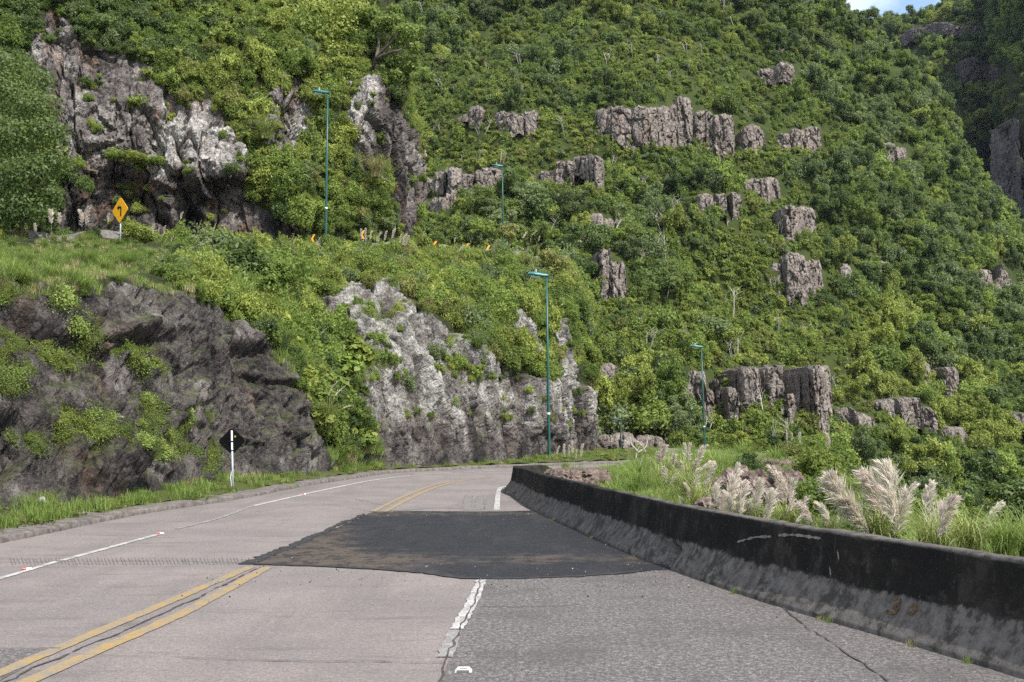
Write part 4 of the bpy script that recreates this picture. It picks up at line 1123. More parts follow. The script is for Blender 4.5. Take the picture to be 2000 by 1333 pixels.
def individual(it, marks, place, group):
    pr, pos, eul, scl = it; kd, tone = kind_of(pr)
    x, y = proj(np.array(pos)); r = scl[0] * F / pos[1]
    size = 'large' if r > 44 else ('small' if r < 22 else 'middling')
    shape = {'near': 'rounded bush', 'far': 'rounded bush', 'tree': 'spreading tree', 'feather': 'feathery bush', 'broadleaf': 'big-leaved bush'}[kd]
    for sk in range(8):
        lab = '%s %s %s %s' % (size, WORDS[tone], shape, where(float(x), float(y), marks, sk))
        if lab not in USED and len(lab.split()) <= 16: break
    USED.add(lab)
    if kd == 'tree':
        e = empty('hillside_tree' if place == 'hill' else 'bank_tree', pos); e.rotation_euler = eul; e.scale = scl
        link('crown', PROTO[pr], e); link('trunk', TRUNK[IND['n'] % 3], e); IND['n'] += 1
        tag(e, lab, 'tree', group); return
    o = link('hillside_bush' if place == 'hill' else 'bank_bush', PROTO[pr], None, pos); o.rotation_euler = eul; o.scale = scl
    tag(o, lab, 'bush', group)

def plant(cands, n_ind, marks, place, stuffname, slabel, scat, ginfo):
    """largest in the picture become objects, the rest one mass"""
    sc_ = []
    for it in cands:
        x, y = proj(np.array(it[1])); r = it[3][0] * F / it[1][1]
        vis = 20 < x < 1980 and -10 < y < 1040
        sc_.append(r if vis and it[0].split('_')[0] in ('near', 'far', 'tree', 'feather', 'broadleaf') else -1)
    order = np.argsort(-np.array(sc_)); ind = set(order[:n_ind].tolist())
    rest = [(('w' + c[0]) if c[0].startswith('tree_') else c[0],) + tuple(c[1:]) for i, c in enumerate(cands) if i not in ind]
    for i in sorted(ind): individual(cands[i], marks, place, ginfo)
    if rest: gn_stuff(stuffname, rest, slabel, scat)
def eul(rng, tilt=.12): return (rng.normal() * tilt, rng.normal() * tilt, rng.random() * 6.28)

def hill_plants(net, n, seed, mtnside=False):
    rng = np.random.default_rng(seed)
    pos, nn = net.scatter(n, rng)
    px, py = proj(pos)
    tone = fbm(pos * .022, 3) + .5 * fbm(pos * .09, 2)
    wood = sstep(1500, 1850, px + (py - 300) * -.25) + .4 * sstep(120, 0, py) + .18 * (tone < -.45) + .5 * sstep(720, 860, py) * sstep(1400, 1250, px)
    items, size = [], []
    keep = []
    for i in range(n):
        x, y, d = px[i], py[i], pos[i][1]
        if x < 640 and y < 1200 or x > 2150 or (y > 1130 and rng.random() < .6): continue
        r_big = rng.random() < .008 + .26 * wood[i]
        s = (1.4 + 1.9 * rng.random() ** 1.8) if r_big else (.40 + .80 * rng.random() ** 2.6)
        s *= 1 if not mtnside else 1.7
        if not mtnside: s *= .85 + .15 * (d / 170)
        hs = s * F / d
        bad = False
        for (a, b, t_, u_, dd) in OUTMASK:
            if a - hs * .3 < x < b + hs * .3 and y - hs * .2 > t_ and y - hs * 1.15 < u_ - (u_ - t_) * .28 and d < dd + 40: bad = True; break
        if bad: continue
        if r_big:
            k = 'tree_' + rng.choice(['dark_0', 'mid_1', 'grey_2', 'lime_3'], p=[.36, .34, .18, .12]) if rng.random() < .75 else 'near_' + rng.choice(['dark_3', 'mid_0', 'grey_4'])
            if tone[i] > .4: k = 'tree_lime_3' if k[0] == 't' else 'near_mid_1'
        else:
            pl = [.25, .17, .38, .05, .05, .10] if tone[i] > -.2 else [.26, .2, .12, .26, .09, .07]
            k = rng.choice(['far_mid_0', 'far_mid_1', 'far_lime_2', 'far_dark_3', 'far_grey_4', 'far_oliv_5'], p=pl)
            if rng.random() < .2: k = 'feather_lime_1' if tone[i] > 0 else 'feather_mid_2'
            if rng.random() < .012: k = 'snag_0'; s *= 1.8
            elif tone[i] > .1 and rng.random() < .22: k = rng.choice(['fountain_gras_2', 'fountain_pamp_0']); s *= 1.1
        sk = .0 if k.startswith('tree') else .12
        items.append((k, pos[i] - nn[i] * sk * s - np.array((0, 0, sk * s)), eul(rng, .22), (s * (.8 + .5 * rng.random()), s * (.8 + .5 * rng.random()), s * (.8 + .8 * rng.random())))); size.append(s)
    kp = thin(np.array([i[1] for i in items]), np.array(size), .42)
    return [items[i] for i in kp]
hp = hill_plants(hill, 68000, 31)
plant(hp, 270, MARKS_HILL, 'hill', 'hillside_scrub', 'dense green scrub covering the whole hillside between the crags', 'scrub', 'bushes and trees standing out on the far hillside')
mp = hill_plants(mtn, 6500, 37, True)
plant(mp, 40, MARKS_HILL, 'hill', 'mountain_forest', 'bluish green forest covering the far mountain under the skyline', 'forest', 'trees on the far mountain')

def bank_plants(net, rkm, n, seed, zone):
    rng = np.random.default_rng(seed)
    c = net.scatter(n, rng); pos, nn = c
    px, py = proj(pos); tone = fbm(pos * .09, 3)
    # rock mask value at nearest grid vertex
    gp_x, gp_y = proj(net.p)
    items, size = [], []
    from mathutils.kdtree import KDTree
    st = net.p[::2, ::2].reshape(-1, 3); rr = rkm[::2, ::2].ravel()
    kd = KDTree(len(st))
    for i, q in enumerate(st): kd.insert(q, i)
    kd.balance()
    for i in range(n):
        x, y, d = px[i], py[i], pos[i][1]
        if x > 1300 or x < -330: continue
        rock = rr[kd.find(pos[i])[1]]
        near_rock = x < 620 and inpoly(np.array([x]), np.array([y]), NEAR_ROCK)[0]
        if zone == 'bank':
            if inpoly(np.array([x]), np.array([y]), SHELF_GRASS)[0] and not (x > 330 and rng.random() < .25): continue
            if near_rock: continue
            onrock = False
            s = .42 + .62 * rng.random() ** 1.5
            if rock > .4:
                if fbm(pos[i] * .55 + 3, 3) < .16 or rng.random() > (.5 if y > 660 else .22) or y > 850 - 60 * rng.random(): continue
                s *= .34 + .3 * rng.random(); onrock = True
            if y > 865 and x > 640: continue
        else:
            if x > 722 and y < 175: continue
            s = .5 + .85 * rng.random() ** 1.6
            if y > 448: s *= .55
            if rock > .4:
                if fbm(pos[i] * .45 + 7, 3) < .2 or rng.random() > .2: continue
                s *= .5
            elif rock > .1: s *= .6
        if zone == 'bank':
            if onrock: k = rng.choice(['near_mid_0', 'near_lime_2', 'near_grey_4', 'fountain_gras_2', 'fountain_pamp_0', 'feather_mid_2', 'fountain_dry_3'], p=[.2, .15, .1, .2, .15, .12, .08]); s *= .7 if k[1] == 'o' else 1
            elif 520 < x < 730 and y > 640: k = rng.choice(['broadleaf_lime_0', 'broadleaf_mid_0', 'near_mid_0', 'near_dark_3', 'feather_mid_2'], p=[.28, .3, .2, .12, .1])
            else: k = rng.choice(['near_mid_0', 'near_mid_1', 'near_lime_2', 'near_dark_3', 'near_grey_4', 'near_oliv_5', 'feather_mid_2', 'feather_lime_1'], p=[.2, .15, .22, .06, .1, .11, .06, .10])
        else:
            if x < 330 + 150 * tone[i] and y < 150: pl = [.2, .1, 0, .3, .1, 0, .3, 0, 0]  # mostly dark leaves: shade of the top left corner put into leaf colour
            elif x < 170: pl = [.1, .1, 0, .3, 0, 0, .4, 0, .1]
            else: pl = [.17, .14, .2, .08, .06, .05, .03, .17, .1]
            k = rng.choice(['near_mid_0', 'near_mid_1', 'near_lime_2', 'near_dark_3', 'near_grey_4', 'near_oliv_5', 'feather_dark_0', 'feather_lime_1', 'feather_mid_2'], p=np.array(pl) / sum(pl))
            if k.startswith('feather'): s *= 1.25
        items.append((k, pos[i] - np.array((0, 0, .25 * s)) - nn[i] * .1 * s, eul(rng, .2), (s, s, s * (.85 + .6 * rng.random())))); size.append(s)
    kp = thin(np.array([i[1] for i in items]), np.array(size), .46)
    return [items[i] for i in kp]
bp = bank_plants(bank, BANK_RK, 9000, 41, 'bank')
upp = bank_plants(up, UP_RK, 8500, 43, 'up')
plant(bp + upp, 280, MARKS_BANK, 'bank', 'bank_scrub', 'tangle of green scrub filling the slopes above the road', 'scrub', 'bushes on the slopes left of the road')

# ---- ground cover
def cover(net, n, seed, test, protos, probs, smin, smax, name, label, cat, tilt=.15, sink=.0, power=2.0):
    rng = np.random.default_rng(seed); pos, nn = net.scatter(n, rng, power); px, py = proj(pos)
    ok = test(px, py, pos); items = []
    for i in np.nonzero(ok)[0]:
        k = rng.choice(protos, p=probs); s = smin + (smax - smin) * rng.random() ** 1.5
        if tilt > .8 and nn[i][2] < -.1: continue
        up_ = Vector((0, 0, 1)) * (1 - tilt) + Vector(nn[i] if nn[i][2] > -.2 else (0, 0, 1)) * tilt
        e = (Euler((0, 0, rng.random() * 6.28)).to_matrix().to_4x4()); q = up_.to_track_quat('Z', 'Y').to_matrix().to_4x4() @ e
        items.append((k, pos[i] - np.array((0, 0, sink)), tuple(q.to_euler()), (s, s, s * (.8 + .4 * rng.random()))))
    return gn_stuff(name, items, label, cat)
MOSSP = [[(0, 640), (40, 650), (60, 700), (40, 760), (-30, 760)], [(90, 610), (270, 650), (290, 700), (120, 730), (70, 690)], [(110, 800), (170, 790), (250, 830), (250, 880), (160, 890), (110, 840)], [(270, 780), (330, 770), (385, 820), (380, 880), (300, 890), (260, 840)], [(20, 850), (80, 850), (80, 890), (20, 890)], [(380, 770), (420, 800), (420, 880), (400, 940), (385, 880)], [(0, 548), (120, 570), (160, 585), (130, 600), (0, 580)], [(200, 660), (290, 690), (340, 740), (300, 750)], [(700, 590), (760, 600), (770, 640), (700, 640)], [(700, 690), (760, 690), (760, 720), (700, 720)], [(870, 660), (900, 650), (905, 780), (885, 800)]]
def moss_test(x, y, p):
    w = 10 * fbm(p * 1.3, 2); r = np.zeros(x.shape, bool)
    for q in MOSSP: r |= inpoly(x + w, y + w, q)
    return r & (fbm(p * 1.6, 4) > .0)
cover(bank, 26000, 51, moss_test, ['moss_0', 'creeper_0'], [.9, .1], .28, .6, 'rock_creeper', 'bright moss and creeper hanging over the dark roadside rock', 'creeper', .85)
cover(bank, 13000, 53, lambda x, y, p: inpoly(x, y + 10 * fbm(p * .8, 2), SHELF_GRASS) & (fbm(p * .5 + 4, 4) > -.55), ['tuft_gras_0', 'tuft_gras_1', 'tuft_dry_2', 'fountain_gras_2'], [.4, .3, .22, .08], .4, .9, 'shelf_grass', 'long green grass on the shelf below the upper road', 'grass')
cover(bank, 9000, 54, lambda x, y, p: ((y > 868 + 8 * fbm(p * .8, 2)) & (x > 640) & (x < 745)) | ((fbm(p * .35, 3) > .25) & (x > 420) & (y < 760) & ~inpoly(x, y, MID_CLIFF)) & ~inpoly(x, y, NEAR_ROCK), ['tuft_gras_0', 'tuft_gras_1', 'fountain_gras_2', 'tuft_dry_2'], [.4, .34, .14, .12], .7, 1.5, 'bank_grass', 'bright grass growing between the bushes on the bank', 'grass', .3)
# verge between kerb and rock
vv = np.zeros((14, 300, 3)); Kl = polyinterp(KERB_IN[12:150], 300); dd = np.gradient(Kl, axis=0); dd /= np.linalg.norm(dd, axis=1)[:, None]; nv_ = np.stack([-dd[:, 1], dd[:, 0]], 1)
for k in range(14): vv[k, :, :2] = Kl + nv_ * (-.5 + k * .18); vv[k, :, 2] = .14 + .03 * k
ver = Net.__new__(Net); ver.p = vv; ver.nv, ver.nu = 14, 300
ver.p[..., 2] += .06 * fbm(ver.p * 1.5, 3)
struct(ver.build('grass_verge', [M_GRASSGROUND]))
cover(ver, 5600, 55, lambda x, y, p: (fbm(p * .55, 3) > -.25) & (x > -200), ['tuft_gras_0', 'tuft_gras_1', 'tuft_dry_2', 'moss_0'], [.42, .36, .08, .14], .3, .85, 'verge_grass', 'bright weeds and grass along the kerb below the rock', 'grass', 0)
# grass island behind the barrier
def island(x, y, p):
    bx = np.interp(p[:, 1], Bl[:, 1], Bl[:, 0]); bx = np.where(p[:, 1] > 37.5, np.interp(p[:, 1], [37.5, 40, 44.2, 49.5, 56.5, 64, 75, 106], [.9, 1.8, 4.4, 8.6, 13.3, 17.3, 19.3, 15]), bx)
    edge = np.interp(p[:, 1], [8, 106], [5.6, 18.1]) + 5
    return (p[:, 0] > bx + .75) & (p[:, 0] < edge + 3) & (p[:, 1] > 5) & (p[:, 1] < 70)
isl_net = Net.__new__(Net); _iy = (gy > 5) & (gy < 72); _ix = (gx > -2) & (gx < 23); isl_net.p = np.ascontiguousarray(gnd.p[_iy][:, _ix]); isl_net.nv, isl_net.nu = isl_net.p.shape[:2]
cover(isl_net, 9000, 57, lambda x, y, p: island(x, y, p) & (p[:, 1] < 24), ['tuft_gras_0', 'tuft_gras_1', 'fountain_pamp_0', 'tuft_dry_2'], [.5, .43, .02, .05], .45, .95, 'roadside_grass', 'green grass right behind the near part of the barrier', 'grass', 0)
cover(isl_net, 46000, 58, lambda x, y, p: island(x, y, p) & (p[:, 1] > 24), ['tuft_gras_0', 'tuft_gras_1', 'tuft_dry_2', 'fountain_gras_2'], [.5, .42, .06, .02], .5, 1.15, 'island_grass', 'tall bright green grass on the mound behind the barrier', 'grass', 0, power=.3)

# ------------------------------------------------------------------ street lamps
M_LAMP = plain('lamp_green_paint', (.008, .062, .050), .45, .4, .18, 4)
M_LHEAD = plain('lamp_head_paint', (.02, .125, .118), .4, .5, .12, 4)
M_GLASS = plain('lamp_lens', (.45, .5, .5), .2, .5, .05, 4)
M_GALV = plain('galvanised_steel', (.42, .46, .50), .45, .5, .15, 9, .3)
M_BAND = plain('pole_band', (.6, .62, .6), .6, .3, .1, 9)
M_LSHADE = plain('lamp_green_shaded', (.012, .035, .028), .6, .3, .2, 4)  # lamp green darkened: the shade of the trees is put into the colour
def lamp_meshes(h):
    m = MB(); m.tube([(0, 0, -.6), (0, 0, .0), (0, 0, h * .5), (0, 0, h)], [.085, .085, .07, .052], 14)
    m.tube([(0, 0, 0), (0, 0, .12)], [.14, .13], 14)
    pole = m.me('pole', [M_LAMP], True)
    m = MB(); m.tube([(0, 0, h * .265), (0, 0, h * .278)], [.084, .084], 14); band = m.me('pole_band', [M_BAND], True)
    # head: flat boat shape reaching left from the pole top
    m = MB(); prof = [(.14, .07, .08, .0), (.0, .10, .12, .0), (-.15, .11, .12, .01), (-.35, .17, .15, .03), (-.6, .2, .16, .06), (-.85, .17, .12, .10), (-.98, .08, .05, .12)]
    rings = []
    for x, wy, wz, dz in prof:
        b = len(m.v)
        for k in range(12):
            a = 2 * math.pi * k / 12; zc = math.sin(a)
            m.v.append((x, math.cos(a) * wy, h + .04 + dz + (zc * wz if zc > 0 else zc * wz * .55)))
        rings.append(b)
    for a, b in zip(rings, rings[1:]):
        for k in range(12): m.f.append((a + k, a + (k + 1) % 12, b + (k + 1) % 12, b + k))
    m.f.append(tuple(rings[0] + k for k in range(12))); m.f.append(tuple(rings[-1] + k for k in reversed(range(12))))
    head = m.me('lamp_head', [M_LHEAD], True)
    m = MB(); m.tube([(-.82, 0, h + .055), (-.35, 0, h + .0)], [.1, .1], 10); lens = m.me('lens', [M_GLASS], True)
    m = MB(); m.box((-.55, 0, h + .27), (.03, .03, .06)); m.tube([(-.55, 0, h + .32), (-.55, 0, h + .38)], [.045, .04], 8); cell = m.me('photocell', [M_GALV], True)
    return pole, band, head, lens, cell
def street_lamp(px, pfoot, ptop, d, label, lean=0., yaw=0., dark=False):
    a = P(px, pfoot, d); h = P(px, ptop, d)[2] - a[2]
    pole, band, head, lens, cell = lamp_meshes(h)
    e = empty('street_lamp', a, yaw); e.rotation_euler = (0, lean, yaw)
    tag(e, label, 'street lamp', 'green street lamps along the pass road')
    po = link('pole', pole, e); link('pole_band', band, po)
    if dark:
        for q in (pole, head): q.materials.clear(); q.materials.append(M_LSHADE)
    hd = link('lamp_head', head, e); link('lens', lens, hd); link('photocell', cell, hd)
street_lamp(1073, 910, 541, 57, 'tall green lamp standing before the pale roadside cliff, the largest lamp', -.013, .1)
street_lamp(636, 492, 183, 68.4, 'tall green lamp on the upper road at the left', 0, -.1)
street_lamp(983, 492, 326, 104, 'thin distant lamp with pale head, foot lost in bushes', -.012, 0)
street_lamp(1377, 892, 679, 98, 'green lamp on the grass mound in front of the dark buttress', -.02, 0)
street_lamp(1152, 905, 757, 150, 'farthest pale lamp peeping out behind the roadside cliff corner', 0, 0)
street_lamp(1213, 905, 822, 104, 'short dark lamp in the shade below the two dark domes', 0, .2, True)

# ------------------------------------------------------------------ signs
M_SYEL = plain('sign_yellow', (.72, .36, .012), .5, .3, .06, 6)
M_SBLK = plain('sign_black', (.012, .012, .013), .5, .3, .2, 6)
def diamond(r, rc=.12):
    pts = []
    for k in range(4):
        a = k * math.pi / 2
        c, s = math.cos(a), math.sin(a)
        p_ = (c * r, s * r); t_ = (-s, c)
        pts += [(p_[0] - (c * rc + t_[0] * rc) * r, p_[1] - (s * rc + t_[1] * rc) * r), (p_[0] - (c * rc * .35), p_[1] - s * rc * .35), (p_[0] - (c * rc - t_[0] * rc) * r, p_[1] - (s * rc - t_[1] * rc) * r)]
    return pts
a = P(233, 474, 59.5); ztop = P(232, 411, 59.5)[2] - a[2]
e = empty('road_sign', a, rad(-36)); tag(e, 'yellow diamond warning sign with black left-turn arrow on the grass shelf', 'road sign')
m = MB(); m.tube([(0, .05, -.5), (0, .05, ztop + .5)], [.045, .045], 10); m.build('post', [M_GALV], e, True)
m = MB(); m.prism([(x, z + ztop) for x, z in diamond(.74)], -.012, .012); pl = m.build('sign_plate', [M_SYEL], e)
m = MB(); m.prism([(x, z + ztop) for x, z in diamond(.775)], .0125, .02); m.build('plate_rim', [M_SBLK], pl)
m = MB(); s = .62
arrow = [(.14, -.36), (.14, .14), (.13, .19), (.08, .22), (-.08, .22), (-.08, .33), (-.31, .16), (-.08, .0), (-.08, .11), (.0, .11), (.03, .09), (.03, -.36)]
m.prism([(x * s * 1.5 , z * s * 1.5 + ztop) for x, z in arrow], -.018, -.0125); m.build('arrow', [M_SBLK], pl)
a = P(455, 967, 31.6); zc = P(450, 862, 31.6)[2] - a[2]
e = empty('road_sign', a, rad(6)); e.rotation_euler = (0, rad(-2.2), rad(8)); tag(e, 'diamond road sign seen from its black back on a steel post by the kerb', 'road sign')
ph = P(450, 841, 31.6)[2] - a[2]
m = MB(); m.tube([(0, 0, -.3), (0, 0, ph)], [.03, .03], 10); po = m.build('post', [M_GALV], e, True)
m = MB(); m.prism([(x, z + zc) for x, z in diamond(.40)], .034, .044); pl = m.build('sign_plate', [plain('sign_back', (.005, .005, .005), .95, .05, .2, 6)], e)
m = MB(); m.box((0, -.005, zc), (.05, .036, .015)); m.box((0, -.005, zc - .26), (.04, .036, .012)); m.build('bracket', [M_SBLK], pl)
m = MB(); m.tube([(.09, .032, zc + .13), (.09, .026, zc + .13)], [.028, .028], 10); m.build('sticker', [plain('sticker', (.35, .25, .02), .6)], pl)
m = MB(); m.tube([(0, 0, .78), (-.06, 0, .5), (-.03, 0, .2), (.02, 0, .12)], [.012, .014, .014, .008], 6); m.build('loose_wire', [M_BAND], po, True)
def chevron(px, py, d, w, h, label, yaw):
    c = P(px, py, d); e = empty('chevron_sign', c - np.array((0, 0, 1.1)), yaw); tag(e, label, 'chevron sign', 'chevron signs along the upper road bend')
    m = MB(); m.prism([(-w / 2, 1.1 - h / 2), (w / 2, 1.1 - h / 2), (w / 2, 1.1 + h / 2), (-w / 2, 1.1 + h / 2)], -.012, .012); pl = m.build('sign_plate', [M_SBLK], e)
    m = MB(); q = .9; m.prism([(x * w * q, 1.1 + z * h * q) for x, z in ((-.5, 0), (0, .5), (.42, .5), (-.05, 0), (.42, -.5), (0, -.5))], -.018, -.0125); m.build('chevron', [M_SYEL], pl)
    m = MB(); m.tube([(0, .04, -.6), (0, .04, 1.1 + h * .4)], [.035, .035], 8); m.build('post', [M_GALV], e, True)
chevron(612, 467, 67.5, .34, .62, 'chevron sign just left of the foot of the tall upper lamp', -.3)
chevron(709, 459, 69, .34, .62, 'chevron sign behind pampas plumes on the upper road', -.2)
chevron(787, 469, 71.5, .34, .6, 'slanting chevron sign among the rightmost plumes on the upper road', -.2)
chevron(850, 479, 73, .42, .6, 'chevron sign left of two pale plumes above the roadside cliff', -.1)
chevron(913, 484, 75.5, .5, .62, 'clearest black and yellow chevron sign on the upper road bend', 0)
chevron(954, 487, 77, .36, .6, 'rightmost faded chevron sign near the distant lamp foot', .1)

# low wall along the upper road
wl = bank.p[-1]; wpx, _ = proj(wl); sel = wl[(wpx > -200) & (wpx < 1060)][::6]
n = len(sel); q = np.zeros((n, 6, 3)); 
for j, (o_, z_) in enumerate(((0, -.8), (0, .42), (.03, .46), (.2, .46), (.23, .42), (.23, -.8))): q[:, j] = sel + np.array((0, o_ + .1, z_ + .02))
q[..., 2] += .03 * fbm(q * .8, 2)
wn = Net.__new__(Net); wn.p = q; wn.nv, wn.nu = n, 6
M_WALL = plain('stained_wall_concrete', (.14, .13, .125), .95, .1, .45, 2.5)
o = link('roadside_wall', mesh('roadside_wall', q.reshape(-1, 3), wn.faces()[:, ::-1], [M_WALL], True)); tag(o, 'low weathered concrete wall edging the upper road behind the grass', 'wall')

# road studs
M_STUD = plain('stud_body', (.62, .6, .56), .5, .3, .1, 20); M_RED = plain('red_reflector', (.5, .03, .02), .3, .5, .1, 9); M_AMB = plain('dark_reflector', (.12, .12, .12), .3, .5, .1, 9)
for px, py, yaw, mt, lb in ((52, 1113, -.35, M_RED, 'white and red road stud at the left picture edge'), (312, 1043, -.35, M_RED, 'white and red road stud farther along the left edge line'), (593, 966, -.3, M_RED, 'tiny pale road stud on the left edge line near the bend'), (905, 1311, 0, M_AMB, 'white road stud beside the worn right edge line')):
    e = empty('road_stud', G(px, py, .004), yaw); tag(e, lb, 'road stud', 'reflective road studs')
    k = 1.15 if py > 1200 else 1.
    m = MB(); pr = [(-.06, .0), (-.04, .022), (.04, .022), (.06, 0)]
    m.v = []; 
    for x, z in pr: m.v += [(x * k, -.05 * k, z), (x * k, .05 * k, z)]
    m.f = [(0, 1, 3, 2), (2, 3, 5, 4), (4, 5, 7, 6), (0, 2, 4, 6), (7, 5, 3, 1)]; m.build('body', [M_STUD], e)
    m = MB(); m.box((0, -.052 * k, .012), (.042 * k, .004, .008)); m.box((0, -.02, .0235), (.028 * k, .012, .0015)); m.build('reflector', [mt], e)

# ------------------------------------------------------------------ boulders and stones
def boulder(name, px, py, d, w, h, dp, label, cat, seed, mat, group=None, flat=.0, yaw=0., loc=None, rough=.3):
    bm = bmesh.new(); bmesh.ops.create_icosphere(bm, subdivisions=5 if w > .8 else 4, radius=1)
    v = np.array([q.co for q in bm.verts]); f = np.array([[l.index for l in q.verts] for q in bm.faces]); bm.free()
    q = v * np.array((w, dp, h)); sc_ = 1.6 / max(w, .2)
    a1, e1 = facets(q, (sc_,) * 3, .8, seed=seed * 3.1); a2, e2 = facets(q, (sc_ * 2.6,) * 3, .7, seed=seed)
    v = v * (1 + rough * 1.3 * a1 + rough * .5 * a2 - rough * .35 * sstep(.1, 0, e1) - rough * .2 * sstep(.1, 0, e2) + rough * .12 * fbm(v * 5 + seed, 3))[:, None]
    if flat: v[:, 2] = np.where(v[:, 2] > flat, flat + (v[:, 2] - flat) * .18, v[:, 2])
    v = v * np.array((w, dp, h)); o = link(name, mesh(name, v, f, [mat], w < .3), None, loc if loc is not None else P(px, py, d)); o.rotation_euler = (0, 0, yaw)
    return tag(o, label, cat, group)
boulder('boulder', 1128, 938, 32.5, .98, .62, .9, 'flat-topped reddish boulder leaning behind the far end of the barrier', 'boulder', 1, M_BOULD, flat=.5, yaw=.2, rough=.08)
boulder('boulder', 1452, 975, 27, .72, .78, .8, 'big reddish brown rock behind pampas plumes on the mound', 'boulder', 2, M_BOULD, 'reddish rocks on the grass mound')
boulder('boulder', 1530, 990, 25, .6, .75, .8, 'dark split rock right of the big reddish rock', 'boulder', 3, M_BOULD, 'reddish rocks on the grass mound')
boulder('boulder', 1400, 935, 33, .75, .4, .8, 'low brown rock left of the big reddish rock', 'boulder', 4, M_BOULD, 'reddish rocks on the grass mound')
boulder('boulder', 1500, 925, 34, 1.05, .5, .9, 'broad rusty rock above the split rock on the mound', 'boulder', 5, M_BOULD, 'reddish rocks on the grass mound')
boulder('boulder', 1400, 902, 45, 1.1, .3, .9, 'flat earth-brown rock at the back of the mound near the right lamp', 'boulder', 6, M_BOULD, 'reddish rocks on the grass mound')
boulder('boulder', 1405, 1000, 22, .45, .3, .4, 'pale lichen rock low behind the barrier', 'boulder', 7, M_BOULD, 'reddish rocks on the grass mound')
M_PALE = plain('pale_stone', (.26, .245, .225), .95, .15, .4, 7, 0, .04)
boulder('stone', 420, 966, 31.2, .24, .10, .15, 'jagged pale stone left of the back-turned sign post', 'stone', 8, M_PALE, 'stones along the kerb', rough=.5)
boulder('stone', 472, 963, 32, .17, .11, .14, 'rounded pale stone right of the back-turned sign post', 'stone', 9, M_PALE, 'stones along the kerb')
boulder('stone', 82, 980, 22.6, .09, .08, .08, 'small pale stone in the weeds at the far left', 'stone', 10, M_PALE, 'stones along the kerb')
boulder('stone', 313, 987, 27.6, .08, .05, .07, 'little pale stone on the kerb midway to the sign', 'stone', 11, M_PALE, 'stones along the kerb')
boulder('stone', 215, 982, 25.6, .11, .07, .1, 'dull grey stone in the weeds left of the little kerb stone', 'stone', 12, M_BOULD, 'stones along the kerb')
m = MB(); m.box((0, 0, 0), (.32, .2, .03)); o = m.build('sign_footing', [M_PALE]); o.location = P(457, 968, 31.6); tag(o, 'pale concrete slab at the foot of the back-turned sign', 'footing')

# ------------------------------------------------------------------ pampas grass
M_PLUME = leaf_mat('plume', (.55, .475, .415), (.65, .58, .515), .35, .12, scale=2., tcol=(.6, .52, .42), rough=.8)
M_PLUME2 = leaf_mat('plume_pale', (.61, .55, .475), (.70, .645, .57), .35, .12, scale=2., tcol=(.6, .55, .42), rough=.8)
M_STALK = plain('stalk', (.33, .31, .15), .7, .2, .2, 9)
def plume_mesh(rng, mat, fat=1., nb=64, dr=.30):
    """feathery head 1 long along z, drooping to +x; hair by hair"""
    V, Fq = [], []
    def curve(t): return np.array((dr * t ** 2.2, 0, t - .10 * t ** 3))
    for i in range(nb):
        t0 = (i + rng.random()) / nb * .97; ax = curve(t0)
        side = rng.random() * 6.28
        env = (.35 + 1.15 * math.sin(math.pi * min(1, t0 * .80 + .16)) ** .9) * fat
        L = .26 * env
        d = np.array((math.cos(side) * .42 + .25, math.sin(side) * .42, .95)); d /= np.linalg.norm(d)
        for k in range(20):
            u = rng.random(); st = ax + d * L * u * .75 + np.array((.05, 0, -.06)) * L * u * u * 8 * .3
            d2 = d + rng.normal(size=3) * .15 + np.array((.22, 0, -.05 - .35 * u)); d2 /= np.linalg.norm(d2)
            l2 = L * (.35 + .5 * rng.random()); w = .0052 * (.7 + .6 * rng.random())
            sd = np.cross(d2, rng.normal(size=3)); sd /= max(np.linalg.norm(sd), 1e-6)
            mid = st + d2 * l2 * .55; tip = st + d2 * l2 + np.array((.02, 0, -.05)) * l2 * 2
            b = len(V); V += [st - sd * w * .5, st + sd * w * .5, mid + sd * w, mid - sd * w, tip]
            Fq += [(b, b + 1, b + 2, b + 3), (b + 3, b + 2, b + 4, b + 4)]
    Fq = [q if q[2] != q[3] else q[:3] for q in Fq]
    return mesh('plume', np.array(V), Fq, [mat], False)
_rng = np.random.default_rng(77)
PLM = [plume_mesh(_rng, M_PLUME, .9), plume_mesh(_rng, M_PLUME, .7, 56, .42), plume_mesh(_rng, M_PLUME2, .55, 50, .2), plume_mesh(_rng, M_PLUME2, 1.0), plume_mesh(_rng, M_PLUME2, .3, 30), plume_mesh(_rng, M_PLUME2, .8, 60, .5), plume_mesh(_rng, M_PLUME, 1.05, 70, .15), plume_mesh(_rng, M_PLUME2, .65, 46, .36)]
m = MB(); m.tube([(0, 0, 0), (.01, 0, .35), (-.01, 0, .7), (0, 0, 1)], [1.0, .9, .7, .5], 5); STK = m.me('stalk', [M_STALK], True)
def set_basis(o, origin, zdir, L, wx, roll):
    z = Vector(zdir).normalized(); x = Vector((math.cos(roll), math.sin(roll), 0)); x = (x - z * x.dot(z)).normalized(); y = z.cross(x)
    mt = Matrix((x * wx, y * wx, z * L)).transposed().to_4x4(); mt.translation = Vector(origin); o.matrix_basis = mt
